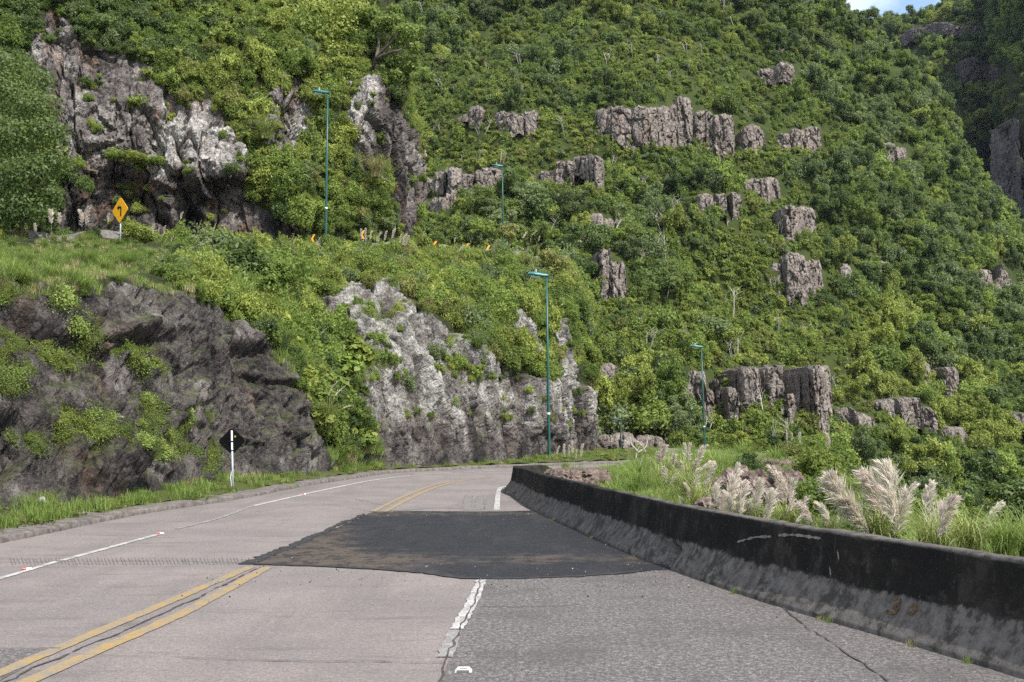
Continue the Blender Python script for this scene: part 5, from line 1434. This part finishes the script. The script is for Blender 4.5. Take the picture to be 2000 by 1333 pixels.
def pampas(label, d, base, plumes, leaves=1., group='pampas grass clumps with feathery plumes', pl=None, foun='fountain_pamp_0', dj=.3, fat=1.):
    """base pixel; plumes: (tipx, tipy, footx, footy) of each feather head"""
    rng = np.random.default_rng(int(base[0] * 7 + base[1])); b = P(base[0], base[1], d)
    e = empty('pampas_grass', b); tag(e, label, 'pampas grass', group)
    if leaves:
        lf = link('leaf_clump', PROTO[foun], e); lf.scale = (leaves,) * 3; lf.rotation_euler = (0, 0, rng.random() * 6)
    for k, (tx, ty, fx, fy) in enumerate(plumes):
        dd = d + rng.normal() * dj
        tip, ft = P(tx, ty, dd) - b, P(fx, fy, dd) - b; v = tip - ft; L = np.linalg.norm(v)
        # the head droops towards where it leans; its mesh bends by .3 to +x
        roll = 0. if v[0] >= 0 else math.pi
        roll += rng.normal() * .35
        o = link('plume', PLM[(pl if pl is not None else int(rng.choice([0, 1, 2, 3, 5, 6, 7])))], e)
        xdir = np.array((math.cos(roll), math.sin(roll), 0)); zd = v - xdir * .28 * L
        set_basis(o, ft, zd, L * 1.08, L * fat, roll)
        s0 = np.array((rng.normal() * .08, rng.normal() * .08, -.1)); sv = ft + np.array((0, 0, .0)) - s0
        st = link('stalk', STK, e); set_basis(st, s0, sv, np.linalg.norm(sv), .005, 0)
pampas('widest clump of big fluffy pink-white plumes behind the barrier at the right', 13.2, (1715, 1080), [(1622, 938, 1688, 1035), (1690, 928, 1728, 1036), (1730, 914, 1742, 1025), (1766, 955, 1756, 1045), (1660, 985, 1700, 1052), (1742, 975, 1746, 1052)], .9, fat=1.15)
pampas('clump of three plump plumes right of the widest clump', 12.4, (1830, 1088), [(1824, 942, 1806, 1040), (1862, 975, 1832, 1054), (1842, 980, 1814, 1056)], .8, fat=1.1)
pampas('single pale plume bending right by the right picture edge', 11.6, (1893, 1082), [(1962, 983, 1916, 1038), (1955, 1022, 1918, 1030)], .7, pl=2)
pampas('low drooping plumes just left of the widest clump', 14.6, (1620, 1062), [(1604, 985, 1622, 1040), (1560, 985, 1592, 1030), (1640, 1010, 1632, 1050)], .6)
pampas('dense rank of upright plumes against the reddish rocks', 19, (1470, 1030), [(1390, 985, 1396, 1015), (1412, 970, 1408, 1012), (1432, 928, 1424, 1005), (1456, 945, 1446, 1010), (1424, 965, 1428, 1020), (1478, 962, 1462, 1018), (1490, 978, 1478, 1020), (1466, 985, 1462, 1025), (1502, 985, 1490, 1025), (1442, 985, 1440, 1022), (1510, 962, 1496, 1020), (1400, 950, 1398, 990), (1446, 905, 1440, 960), (1486, 940, 1478, 990)], .7, fat=1.)
pampas('tall greyish plumes in front of the dark split rock', 20.5, (1535, 1036), [(1512, 915, 1530, 990), (1524, 925, 1536, 985), (1548, 938, 1546, 1000), (1574, 972, 1566, 1015), (1578, 1000, 1552, 1022), (1545, 990, 1530, 1028)], .8, pl=1)
pampas('thin reed-like plume in front of the low brown rock', 21, (1432, 1020), [(1430, 925, 1431, 985), (1372, 978, 1380, 1010), (1383, 960, 1388, 1000)], .6, pl=4)
pampas('bushy clump of grey-white plumes on the left of the mound', 30, (1340, 965), [(1246, 862, 1262, 885), (1300, 872, 1290, 905), (1350, 866, 1346, 905), (1372, 872, 1362, 910), (1335, 866, 1338, 902), (1392, 902, 1364, 918), (1318, 890, 1310, 920), (1284, 885, 1290, 910), (1362, 900, 1348, 930), (1330, 905, 1336, 940), (1378, 925, 1352, 945)], 1.3, fat=1.1)
pampas('short bent plumes hanging over the grass left of the reddish rocks', 27, (1345, 975), [(1322, 925, 1308, 950), (1296, 915, 1302, 945), (1355, 935, 1340, 958), (1375, 950, 1350, 945), (1368, 915, 1352, 930)], 1.1)
pampas('leaning buff plumes between the bushy clump and the reddish rocks', 24, (1370, 1000), [(1392, 912, 1378, 955), (1362, 930, 1358, 965), (1340, 945, 1348, 975), (1408, 935, 1390, 975), (1380, 955, 1370, 985), (1330, 972, 1340, 995)], 1., pl=1)
pampas('straw-coloured seed heads rising from the left of the mound', 33, (1290, 960), [(1268, 895, 1272, 915), (1232, 930, 1240, 945), (1310, 880, 1306, 905), (1258, 890, 1250, 910)], 1.2, pl=4)
pampas('slim white plumes just right of the roadside lamp foot', 46, (1105, 922), [(1094, 872, 1086, 890), (1104, 868, 1103, 895), (1114, 870, 1110, 895), (1120, 862, 1118, 888), (1141, 868, 1133, 895), (1128, 880, 1124, 898)], .7, pl=2)
pampas('two tall upright plumes on stalks beyond the reddish rocks', 42, (1560, 925), [(1545, 846, 1546, 868), (1564, 845, 1563, 872)], 1., pl=2)
pampas('reddish plume and pale tuft right of the two tall stalks', 42, (1590, 925), [(1617, 848, 1618, 880), (1582, 882, 1584, 898), (1577, 888, 1580, 898)], .8, pl=1)
pampas('white plumes at the far left end of the grass shelf', 57, (105, 474), [(68, 438, 70, 455), (100, 412, 100, 440), (116, 418, 116, 440)], .7, pl=0)
pampas('cream plumes left of the yellow arrow sign', 58, (162, 474), [(158, 412, 160, 445), (172, 405, 168, 440), (212, 418, 211, 436)], .7, pl=1)
pampas('short plumes right of the yellow arrow sign', 59, (310, 482), [(300, 438, 298, 458), (322, 442, 320, 458), (311, 445, 309, 455), (356, 415, 352, 430), (338, 462, 333, 474)], .6, pl=1)
pampas('three long bare white stalks leaning right before the dark overhang', 58, (385, 498), [(394, 430, 388, 445), (407, 433, 402, 448), (423, 436, 417, 452)], .5, pl=4)
pampas('single pale plume under the dark overhang', 60, (452, 492), [(458, 420, 454, 438)], .4, pl=2)
pampas('wispy plumes left of the upper lamp foot', 61, (560, 520), [(541, 480, 543, 498), (580, 463, 572, 478), (563, 500, 560, 515), (627, 463, 618, 480), (598, 487, 590, 492)], .9, pl=4)
pampas('fan of golden plumes on the upper road right of the tall lamp', 66, (712, 500), [(707, 447, 706, 470), (716, 446, 714, 472), (728, 452, 722, 470), (745, 455, 735, 475), (757, 452, 750, 472), (773, 446, 764, 468)], 1.1, pl=2)
pampas('arched plumes right of the golden fan on the upper road', 67, (780, 505), [(796, 458, 785, 482), (801, 461, 790, 482), (786, 458, 780, 478), (830, 452, 825, 462)], 1., pl=2)
pampas('two leaning white plumes between the last chevron signs', 70, (880, 520), [(908, 480, 893, 494), (890, 465, 887, 476)], .8, pl=2)
pampas('arched plumes above the bare branches near the distant lamp', 72, (1030, 515), [(1048, 452, 1038, 460), (1055, 462, 1052, 472), (1036, 466, 1037, 474), (1020, 465, 1030, 452)], .8, pl=2)
pampas('spilling fountain of pale blades below the golden plumes', 63, (765, 545), [], 2.2, foun='fountain_dry_3')
pampas('grassy clump hanging over the top of the roadside cliff', 56, (760, 585), [], 1.9, foun='fountain_pamp_1')
pampas('green grass fountain on the rim of the pale roadside cliff', 55, (935, 680), [], 2.0, foun='fountain_gras_2')
pampas('second grass fountain lower right on the cliff rim', 57, (985, 720), [], 1.7, foun='fountain_pamp_0')
pampas('straw tuft on the bare slope at the cliff top left', 50, (645, 640), [], 1.3, foun='fountain_dry_3')
pampas('grass fountain hanging at the foot of the dark rock with three plumes', 42, (640, 830), [(660, 745, 640, 775), (672, 756, 650, 780), (690, 790, 665, 800)], 1.5, pl=4)
pampas('grassy spray with small white heads on the leafy bank', 43, (590, 745), [(580, 675, 576, 690), (640, 640, 625, 655), (618, 700, 612, 712)], 1.4, pl=4)
pampas('dry arching blades hanging on the cliff below the leaning tree', 76, (735, 345), [(760, 355, 735, 335), (715, 310, 700, 318)], 2.4, foun='fountain_dry_3', pl=4)
pampas('drooping grass spray beside the grey crag left of the upper lamp', 73, (520, 270), [(530, 180, 515, 195), (505, 180, 492, 188)], 2.4, foun='fountain_pamp_1', pl=4)
pampas('grass tuft spilling over the barrier top at the right', 10.6, (1962, 1088), [], .62, foun='fountain_gras_2')
pampas('bright grass mass behind the barrier at the right picture edge', 11.3, (2010, 1095), [], .75, foun='fountain_gras_2')

# ------------------------------------------------------------------ single trees and shrubs
def branchy_tree(label, name, d, base, limbs, pads, leafmat, nleaf, size, bark=M_BARK, r0=.16, group=None, cat='tree'):
    b = P(base[0], base[1], d); e = empty(name, b); tag(e, label, cat, group)
    m = MB()
    for pts in limbs:
        q = [P(x, y, d + o_) - b for x, y, o_ in pts]; n_ = len(q)
        m.tube(polyinterp(q, n_ * 4), list(np.linspace(r0, r0 * .22, n_ * 4)), 7)
    m.build('trunk', [bark], e, True)
    if pads:
        rng = np.random.default_rng(int(base[0])); L = []
        for x, y, o_, r in pads:
            c = P(x, y, d + o_) - b; rr = r * d / F; L.append((*c, rr, rr * 1.1, rr * .72))
        link('crown', mesh('crown', *crown(L, nleaf, size, 1.5, rng, .6, .5), [LM[leafmat]], False), e)
branchy_tree('leafy tree leaning out over the cliff corner with forked bare limbs', 'leaning_tree', 80.5, (728, 150),
    [[(722, 165, 1), (735, 115, -.5), (752, 95, -1), (775, 70, -1.5), (790, 45, -1)], [(735, 115, -.5), (755, 106, -1), (775, 100, -1.5), (800, 85, -1)], [(735, 115, -.5), (740, 85, 0), (735, 50, .5)]],
    [(770, 45, 0, 26), (795, 65, -1, 26), (745, 50, .5, 24), (812, 95, -.5, 18), (780, 80, 1, 24), (735, 80, 1, 20), (800, 125, .5, 20), (765, 120, 1.5, 26), (790, 155, 1, 18), (750, 140, 1.5, 22), (770, 22, .5, 18), (740, 165, .5, 18), (770, 150, 0, 22), (795, 130, 0, 18), (815, 60, .5, 16), (725, 30, 1, 20)], 'mid', 6500, .17)
branchy_tree('large shaded feathery tree filling the left picture edge', 'feathery_tree', 60, (40, 475),
    [[(40, 480, 0), (45, 380, .3), (30, 250, .5)], [(45, 400, .2), (90, 330, 0), (110, 280, -.5)], [(42, 400, .2), (-10, 330, 0), (-30, 230, 0)]],
    [(20, 190, 1, 60), (70, 210, 0, 50), (95, 260, -.5, 42), (30, 270, -.5, 60), (105, 320, -.5, 36), (60, 340, -1, 55), (0, 350, -1, 60), (95, 385, -.5, 34), (45, 410, -1, 48), (-30, 270, 0, 60), (10, 130, 1.5, 48), (-20, 420, -1, 50), (75, 160, .8, 34)], 'dark', 15000, .13)
branchy_tree('dark tree crowding the top left corner above the pale cliff', 'dark_tree', 76, (40, 110), [[(40, 110, 0), (45, 50, 0), (60, -20, 0)]],
    [(20, 30, 0, 50), (80, 5, 0, 46), (-30, 60, 0, 50), (130, -10, .5, 40), (40, 80, 0, 34), (180, 20, 1, 34), (100, 40, 0, 26)], 'dark', 6500, .16)
branchy_tree('tall dark trees leaning over the middle of the pale upper cliff', 'dark_tree', 80, (330, 130), [[(330, 135, 0), (325, 60, 0), (320, -20, 0)]],
    [(300, 20, 0, 46), (350, 50, 0, 42), (400, 10, 0, 50), (260, -10, 0, 44), (330, 95, 0, 26), (440, 50, 0, 36), (380, 90, 0, 28), (230, 40, 0, 28)], 'dark', 6500, .16)
branchy_tree('dense yellow-green tree at the top left of the leaning tree', 'bushy_tree', 82, (640, 150), [[(640, 160, 0), (645, 90, 0), (650, 20, 0)]],
    [(620, 30, 0, 44), (670, 60, 0, 40), (650, 110, -.5, 38), (600, 90, -.5, 36), (690, 20, 0, 40), (570, 40, 0, 36), (700, 105, -.3, 26)], 'lime', 6000, .15)
branchy_tree('olive flat-topped tree with bare dark limbs right of the chevron signs', 'umbrella_tree', 72, (1050, 560),
    [[(1052, 565, 0), (1040, 530, 0), (1043, 500, 0), (1055, 480, 0)], [(1040, 530, 0), (1030, 510, -.2), (1026, 486, -.2)], [(1052, 560, 0), (1075, 530, .2), (1095, 505, .3)], [(1045, 500, 0), (1048, 482, -.4), (1060, 475, -.5)]],
    [(1070, 500, .3, 20), (1095, 515, .5, 22), (1110, 540, .5, 20), (1075, 530, .5, 22), (1050, 520, .5, 14), (1120, 570, .8, 18)], 'oliv', 3000, .12, r0=.07)
branchy_tree('small rust-coloured tree crown beside the distant lamp pole', 'rusty_tree', 100, (995, 490), [[(995, 495, 0), (993, 470, 0), (998, 445, 0)]], [(985, 450, 0, 14), (1002, 447, 0, 13), (995, 460, -.3, 13)], 'oliv', 1200, .14, r0=.06)
branchy_tree('dark green bush tree behind the plumes at the right picture edge', 'dark_shrub', 40, (1990, 1010), [[(1990, 1020, 0), (1988, 980, 0), (1995, 945, 0)]], [(1965, 965, 0, 26), (1995, 955, 0, 28), (1985, 990, 0, 30), (2020, 975, 0, 30), (1955, 1000, -.2, 22)], 'dark', 5200, .085, r0=.06, cat='bush')
branchy_tree('leafless white branching shrub left of the right lamp', 'dead_shrub', 62, (1240, 905), [[(1240, 905, 0), (1245, 880, 0), (1255, 865, 0)], [(1245, 882, 0), (1232, 865, 0), (1230, 848, 0)], [(1245, 885, 0), (1262, 872, .1), (1266, 850, .2)]], None, None, 0, 0, M_DEAD, .05, None, 'shrub')
branchy_tree('bare crooked dark branch standing left of the flat-topped tree', 'dead_branch', 74, (960, 520), [[(962, 520, 0), (963, 495, 0), (958, 475, 0), (950, 466, 0)], [(963, 495, 0), (976, 475, .1), (983, 470, .1)]], None, None, 0, 0, M_BARK, .05, None, 'shrub')
def shrub(label, px, py, d, s, pr, name='shrub', sz=1.):
    o = link(name, PROTO[pr], None, P(px, py, d)); o.scale = (s, s, s * sz); o.rotation_euler = (0, 0, px * .37); tag(o, label, 'shrub')
shrub('bright green mound of leaves right of the yellow arrow sign', 262, 470, 60.5, 1.15, 'near_lime_2', sz=.75)
shrub('low shrub with pale glossy leaves beyond the barrier end', 1185, 912, 60, 1.0, 'broadleaf_lime_0', sz=.7)
shrub('small dark green shrub on top of the reddish rocks', 1462, 925, 33, .55, 'near_dark_3')
shrub('bright shrub between the widest plume clump and the reddish rocks', 1610, 1010, 22, .75, 'near_mid_0')
shrub('green shrub hiding behind the split rock', 1590, 960, 31, 1.0, 'near_lime_2')
shrub('olive shrub above the reddish rocks on the mound', 1560, 915, 40, .9, 'near_oliv_5')
shrub('round green shrub beside the two tall stalk plumes', 1600, 920, 45, 1.3, 'near_mid_1')
shrub('soft green shrub below the widest plume clump', 1700, 1075, 15.5, .55, 'near_mid_0')
shrub('dark tangled shrub hanging at the left end of the scrubby bank', 470, 560, 46, 1.9, 'near_dark_3', sz=.9)
shrub('grey-green tangle beside the edge of the grass shelf', 430, 520, 52, 1.7, 'near_grey_4', sz=.9)
shrub('leafy green shrub between the grass shelf and the pale cliff', 540, 590, 47, 1.8, 'near_mid_1')
shrub('leafy shrub on the ledge across the pale upper cliff, left one', 225, 312, 69.2, .85, 'near_mid_0', sz=.7)
shrub('leafy shrub on the ledge across the pale upper cliff, middle one', 262, 316, 69.6, .95, 'near_lime_2', sz=.6)
shrub('leafy shrub on the ledge across the pale upper cliff, right one', 305, 322, 70.2, .9, 'near_mid_1', sz=.6)
shrub('hanging shrub beside the lichen boulder at the right end of the pale cliff', 452, 338, 70.8, .75, 'near_grey_4', sz=.8)
shrub('bushy shrub drooping over the top of the pale rock pillar right of the upper lamp', 742, 168, 80, 1.0, 'near_mid_0')
shrub('dark shrub in the cleft under the leaning tree', 775, 190, 80.6, 1.0, 'near_dark_3')
shrub('small shrub on the shoulder of the rock pillar below the leaning tree', 700, 178, 78.6, .7, 'near_lime_2')
shrub('shrub hanging from the left end of the dark overhang', 165, 372, 67.6, .8, 'near_dark_3')
rng = np.random.default_rng(321); items = []
for y in (9.4, 10.1, 11.3, 11.45, 13.2, 16.8, 19.5, 23.1, 27.4):
    x = float(np.interp(y, Bl[:, 1], Bl[:, 0])) - .03; s = .12 + .14 * rng.random()
    items.append((rng.choice(['tuft_gras_0', 'tuft_dry_2']), np.array((x, y, .0)), (0, 0, rng.random() * 6), (s, s, s)))
gn_stuff('kerb_weeds', items, 'tiny weeds sprouting from the crack at the barrier foot', 'weeds')
# loose stones on the road round the patch
bm = bmesh.new(); bmesh.ops.create_icosphere(bm, subdivisions=1, radius=1); bme_ = bpy.data.meshes.new('pebble'); bm.to_mesh(bme_); bm.free(); bme_.materials.append(M_BLACK); PROTO['pebble_0'] = bme_
bm = bmesh.new(); bmesh.ops.create_icosphere(bm, subdivisions=1, radius=1); bme2 = bpy.data.meshes.new('pebble_pale'); bm.to_mesh(bme2); bm.free(); bme2.materials.append(M_PALE); PROTO['pebble_1'] = bme2
rng = np.random.default_rng(123); items = []
for _ in range(420):
    if rng.random() < .55: x, y = rng.uniform(-4, 2.2), 14.4 + rng.normal() * .9
    elif rng.random() < .5: x, y = rng.uniform(-3.6, .6), 25.2 + rng.normal() * 1.2
    else: y = rng.uniform(7, 30); x = float(np.interp(y, Bl[:, 1], Bl[:, 0])) - abs(rng.normal()) * .25
    s = .005 + .010 * rng.random() ** 3
    items.append(('pebble_0' if rng.random() < .6 else 'pebble_1', np.array((x, y, .012)), eul(rng, 1.), (s, s * (.6 + .5 * rng.random()), s * .6)))
gn_stuff('loose_gravel', items, 'loose grit and pebbles round the asphalt patch and along the barrier foot', 'gravel')
# woody scrub on the falling valley side right of the mound
rng = np.random.default_rng(91); items = []
for _ in range(900):
    y = rng.uniform(14, 112); xe = 5.6 + .118 * y; x = xe + rng.random() ** 1.3 * 34 + .8
    s = (.5 + .9 * rng.random()) * (1 if y > 45 else .6)
    items.append((rng.choice(['near_mid_0', 'near_lime_2', 'near_dark_3', 'near_oliv_5', 'near_mid_1', 'far_mid_1']), np.array((x, y, float(gz(x, y)) - .25 * s)), eul(rng), (s, s, s)))
gn_stuff('valley_scrub', items, 'scrub on the slope dropping away right of the grass mound', 'scrub')

# ------------------------------------------------------------------ thin mountain air
hz = MB(); hz.box((0, 260, 88), (640, 340, 160)); ho = hz.build('haze', [])
hm = bpy.data.materials.new('mountain_air'); hm.use_nodes = True; hm.node_tree.nodes.clear()
pv = hm.node_tree.nodes.new('ShaderNodeVolumePrincipled'); pv.inputs['Density'].default_value = .00004; pv.inputs['Color'].default_value = (.7, .85, 1, 1); pv.inputs['Anisotropy'].default_value = .2
ho_ = hm.node_tree.nodes.new('ShaderNodeOutputMaterial'); hm.node_tree.links.new(pv.outputs[0], ho_.inputs['Volume'])
ho.data.materials.append(hm); ho['kind'] = 'stuff'

# ------------------------------------------------------------------ light and sky
AZ, EL = rad(138), rad(53)          # clockwise from straight ahead (+Y); behind right
dirv = Vector((math.sin(AZ) * math.cos(EL), math.cos(AZ) * math.cos(EL), math.sin(EL)))
sl_ = bpy.data.lights.new('sun', 'SUN'); sl_.energy = 4.8; sl_.angle = rad(.5); sl_.color = (1, .95, .87)
so = bpy.data.objects.new('sun', sl_); COL.objects.link(so); so.rotation_euler = dirv.to_track_quat('Z', 'Y').to_euler(); so.location = (40, -20, 90)
W = bpy.data.worlds.new('World'); SC.world = W; W.use_nodes = True; T = W.node_tree; T.nodes.clear()
sky = T.nodes.new('ShaderNodeTexSky'); sky.sky_type = 'NISHITA'; sky.sun_disc = False; sky.sun_elevation = EL; sky.sun_rotation = AZ; sky.air_density = 1.2; sky.dust_density = 1.5
tc = T.nodes.new('ShaderNodeTexCoord'); nz = T.nodes.new('ShaderNodeTexNoise'); nz.inputs['Scale'].default_value = 5; nz.inputs['Detail'].default_value = 8
mr = T.nodes.new('ShaderNodeMapRange'); mr.inputs[1].default_value = .42; mr.inputs[2].default_value = .66
mx = T.nodes.new('ShaderNodeMix'); mx.data_type = 'RGBA'; mx.inputs[7].default_value = (8, 8.2, 8.6, 1)
bg = T.nodes.new('ShaderNodeBackground'); bg.inputs[1].default_value = .15; wo = T.nodes.new('ShaderNodeOutputWorld')
T.links.new(tc.outputs['Generated'], nz.inputs['Vector']); T.links.new(nz.outputs['Fac'], mr.inputs[0]); T.links.new(mr.outputs[0], mx.inputs[0])
T.links.new(sky.outputs[0], mx.inputs[6]); T.links.new(mx.outputs[2], bg.inputs[0]); T.links.new(bg.outputs[0], wo.inputs[0])
SC.view_settings.view_transform = 'Standard'; SC.view_settings.look = 'None'; SC.view_settings.exposure = .72; SC.view_settings.gamma = 1
SC.cycles.use_denoising = False; SC.cycles.max_bounces = 5; SC.cycles.diffuse_bounces = 3; SC.cycles.glossy_bounces = 1; SC.cycles.transmission_bounces = 3; SC.cycles.transparent_max_bounces = 4
SC.cycles.caustics_reflective = False; SC.cycles.caustics_refractive = False
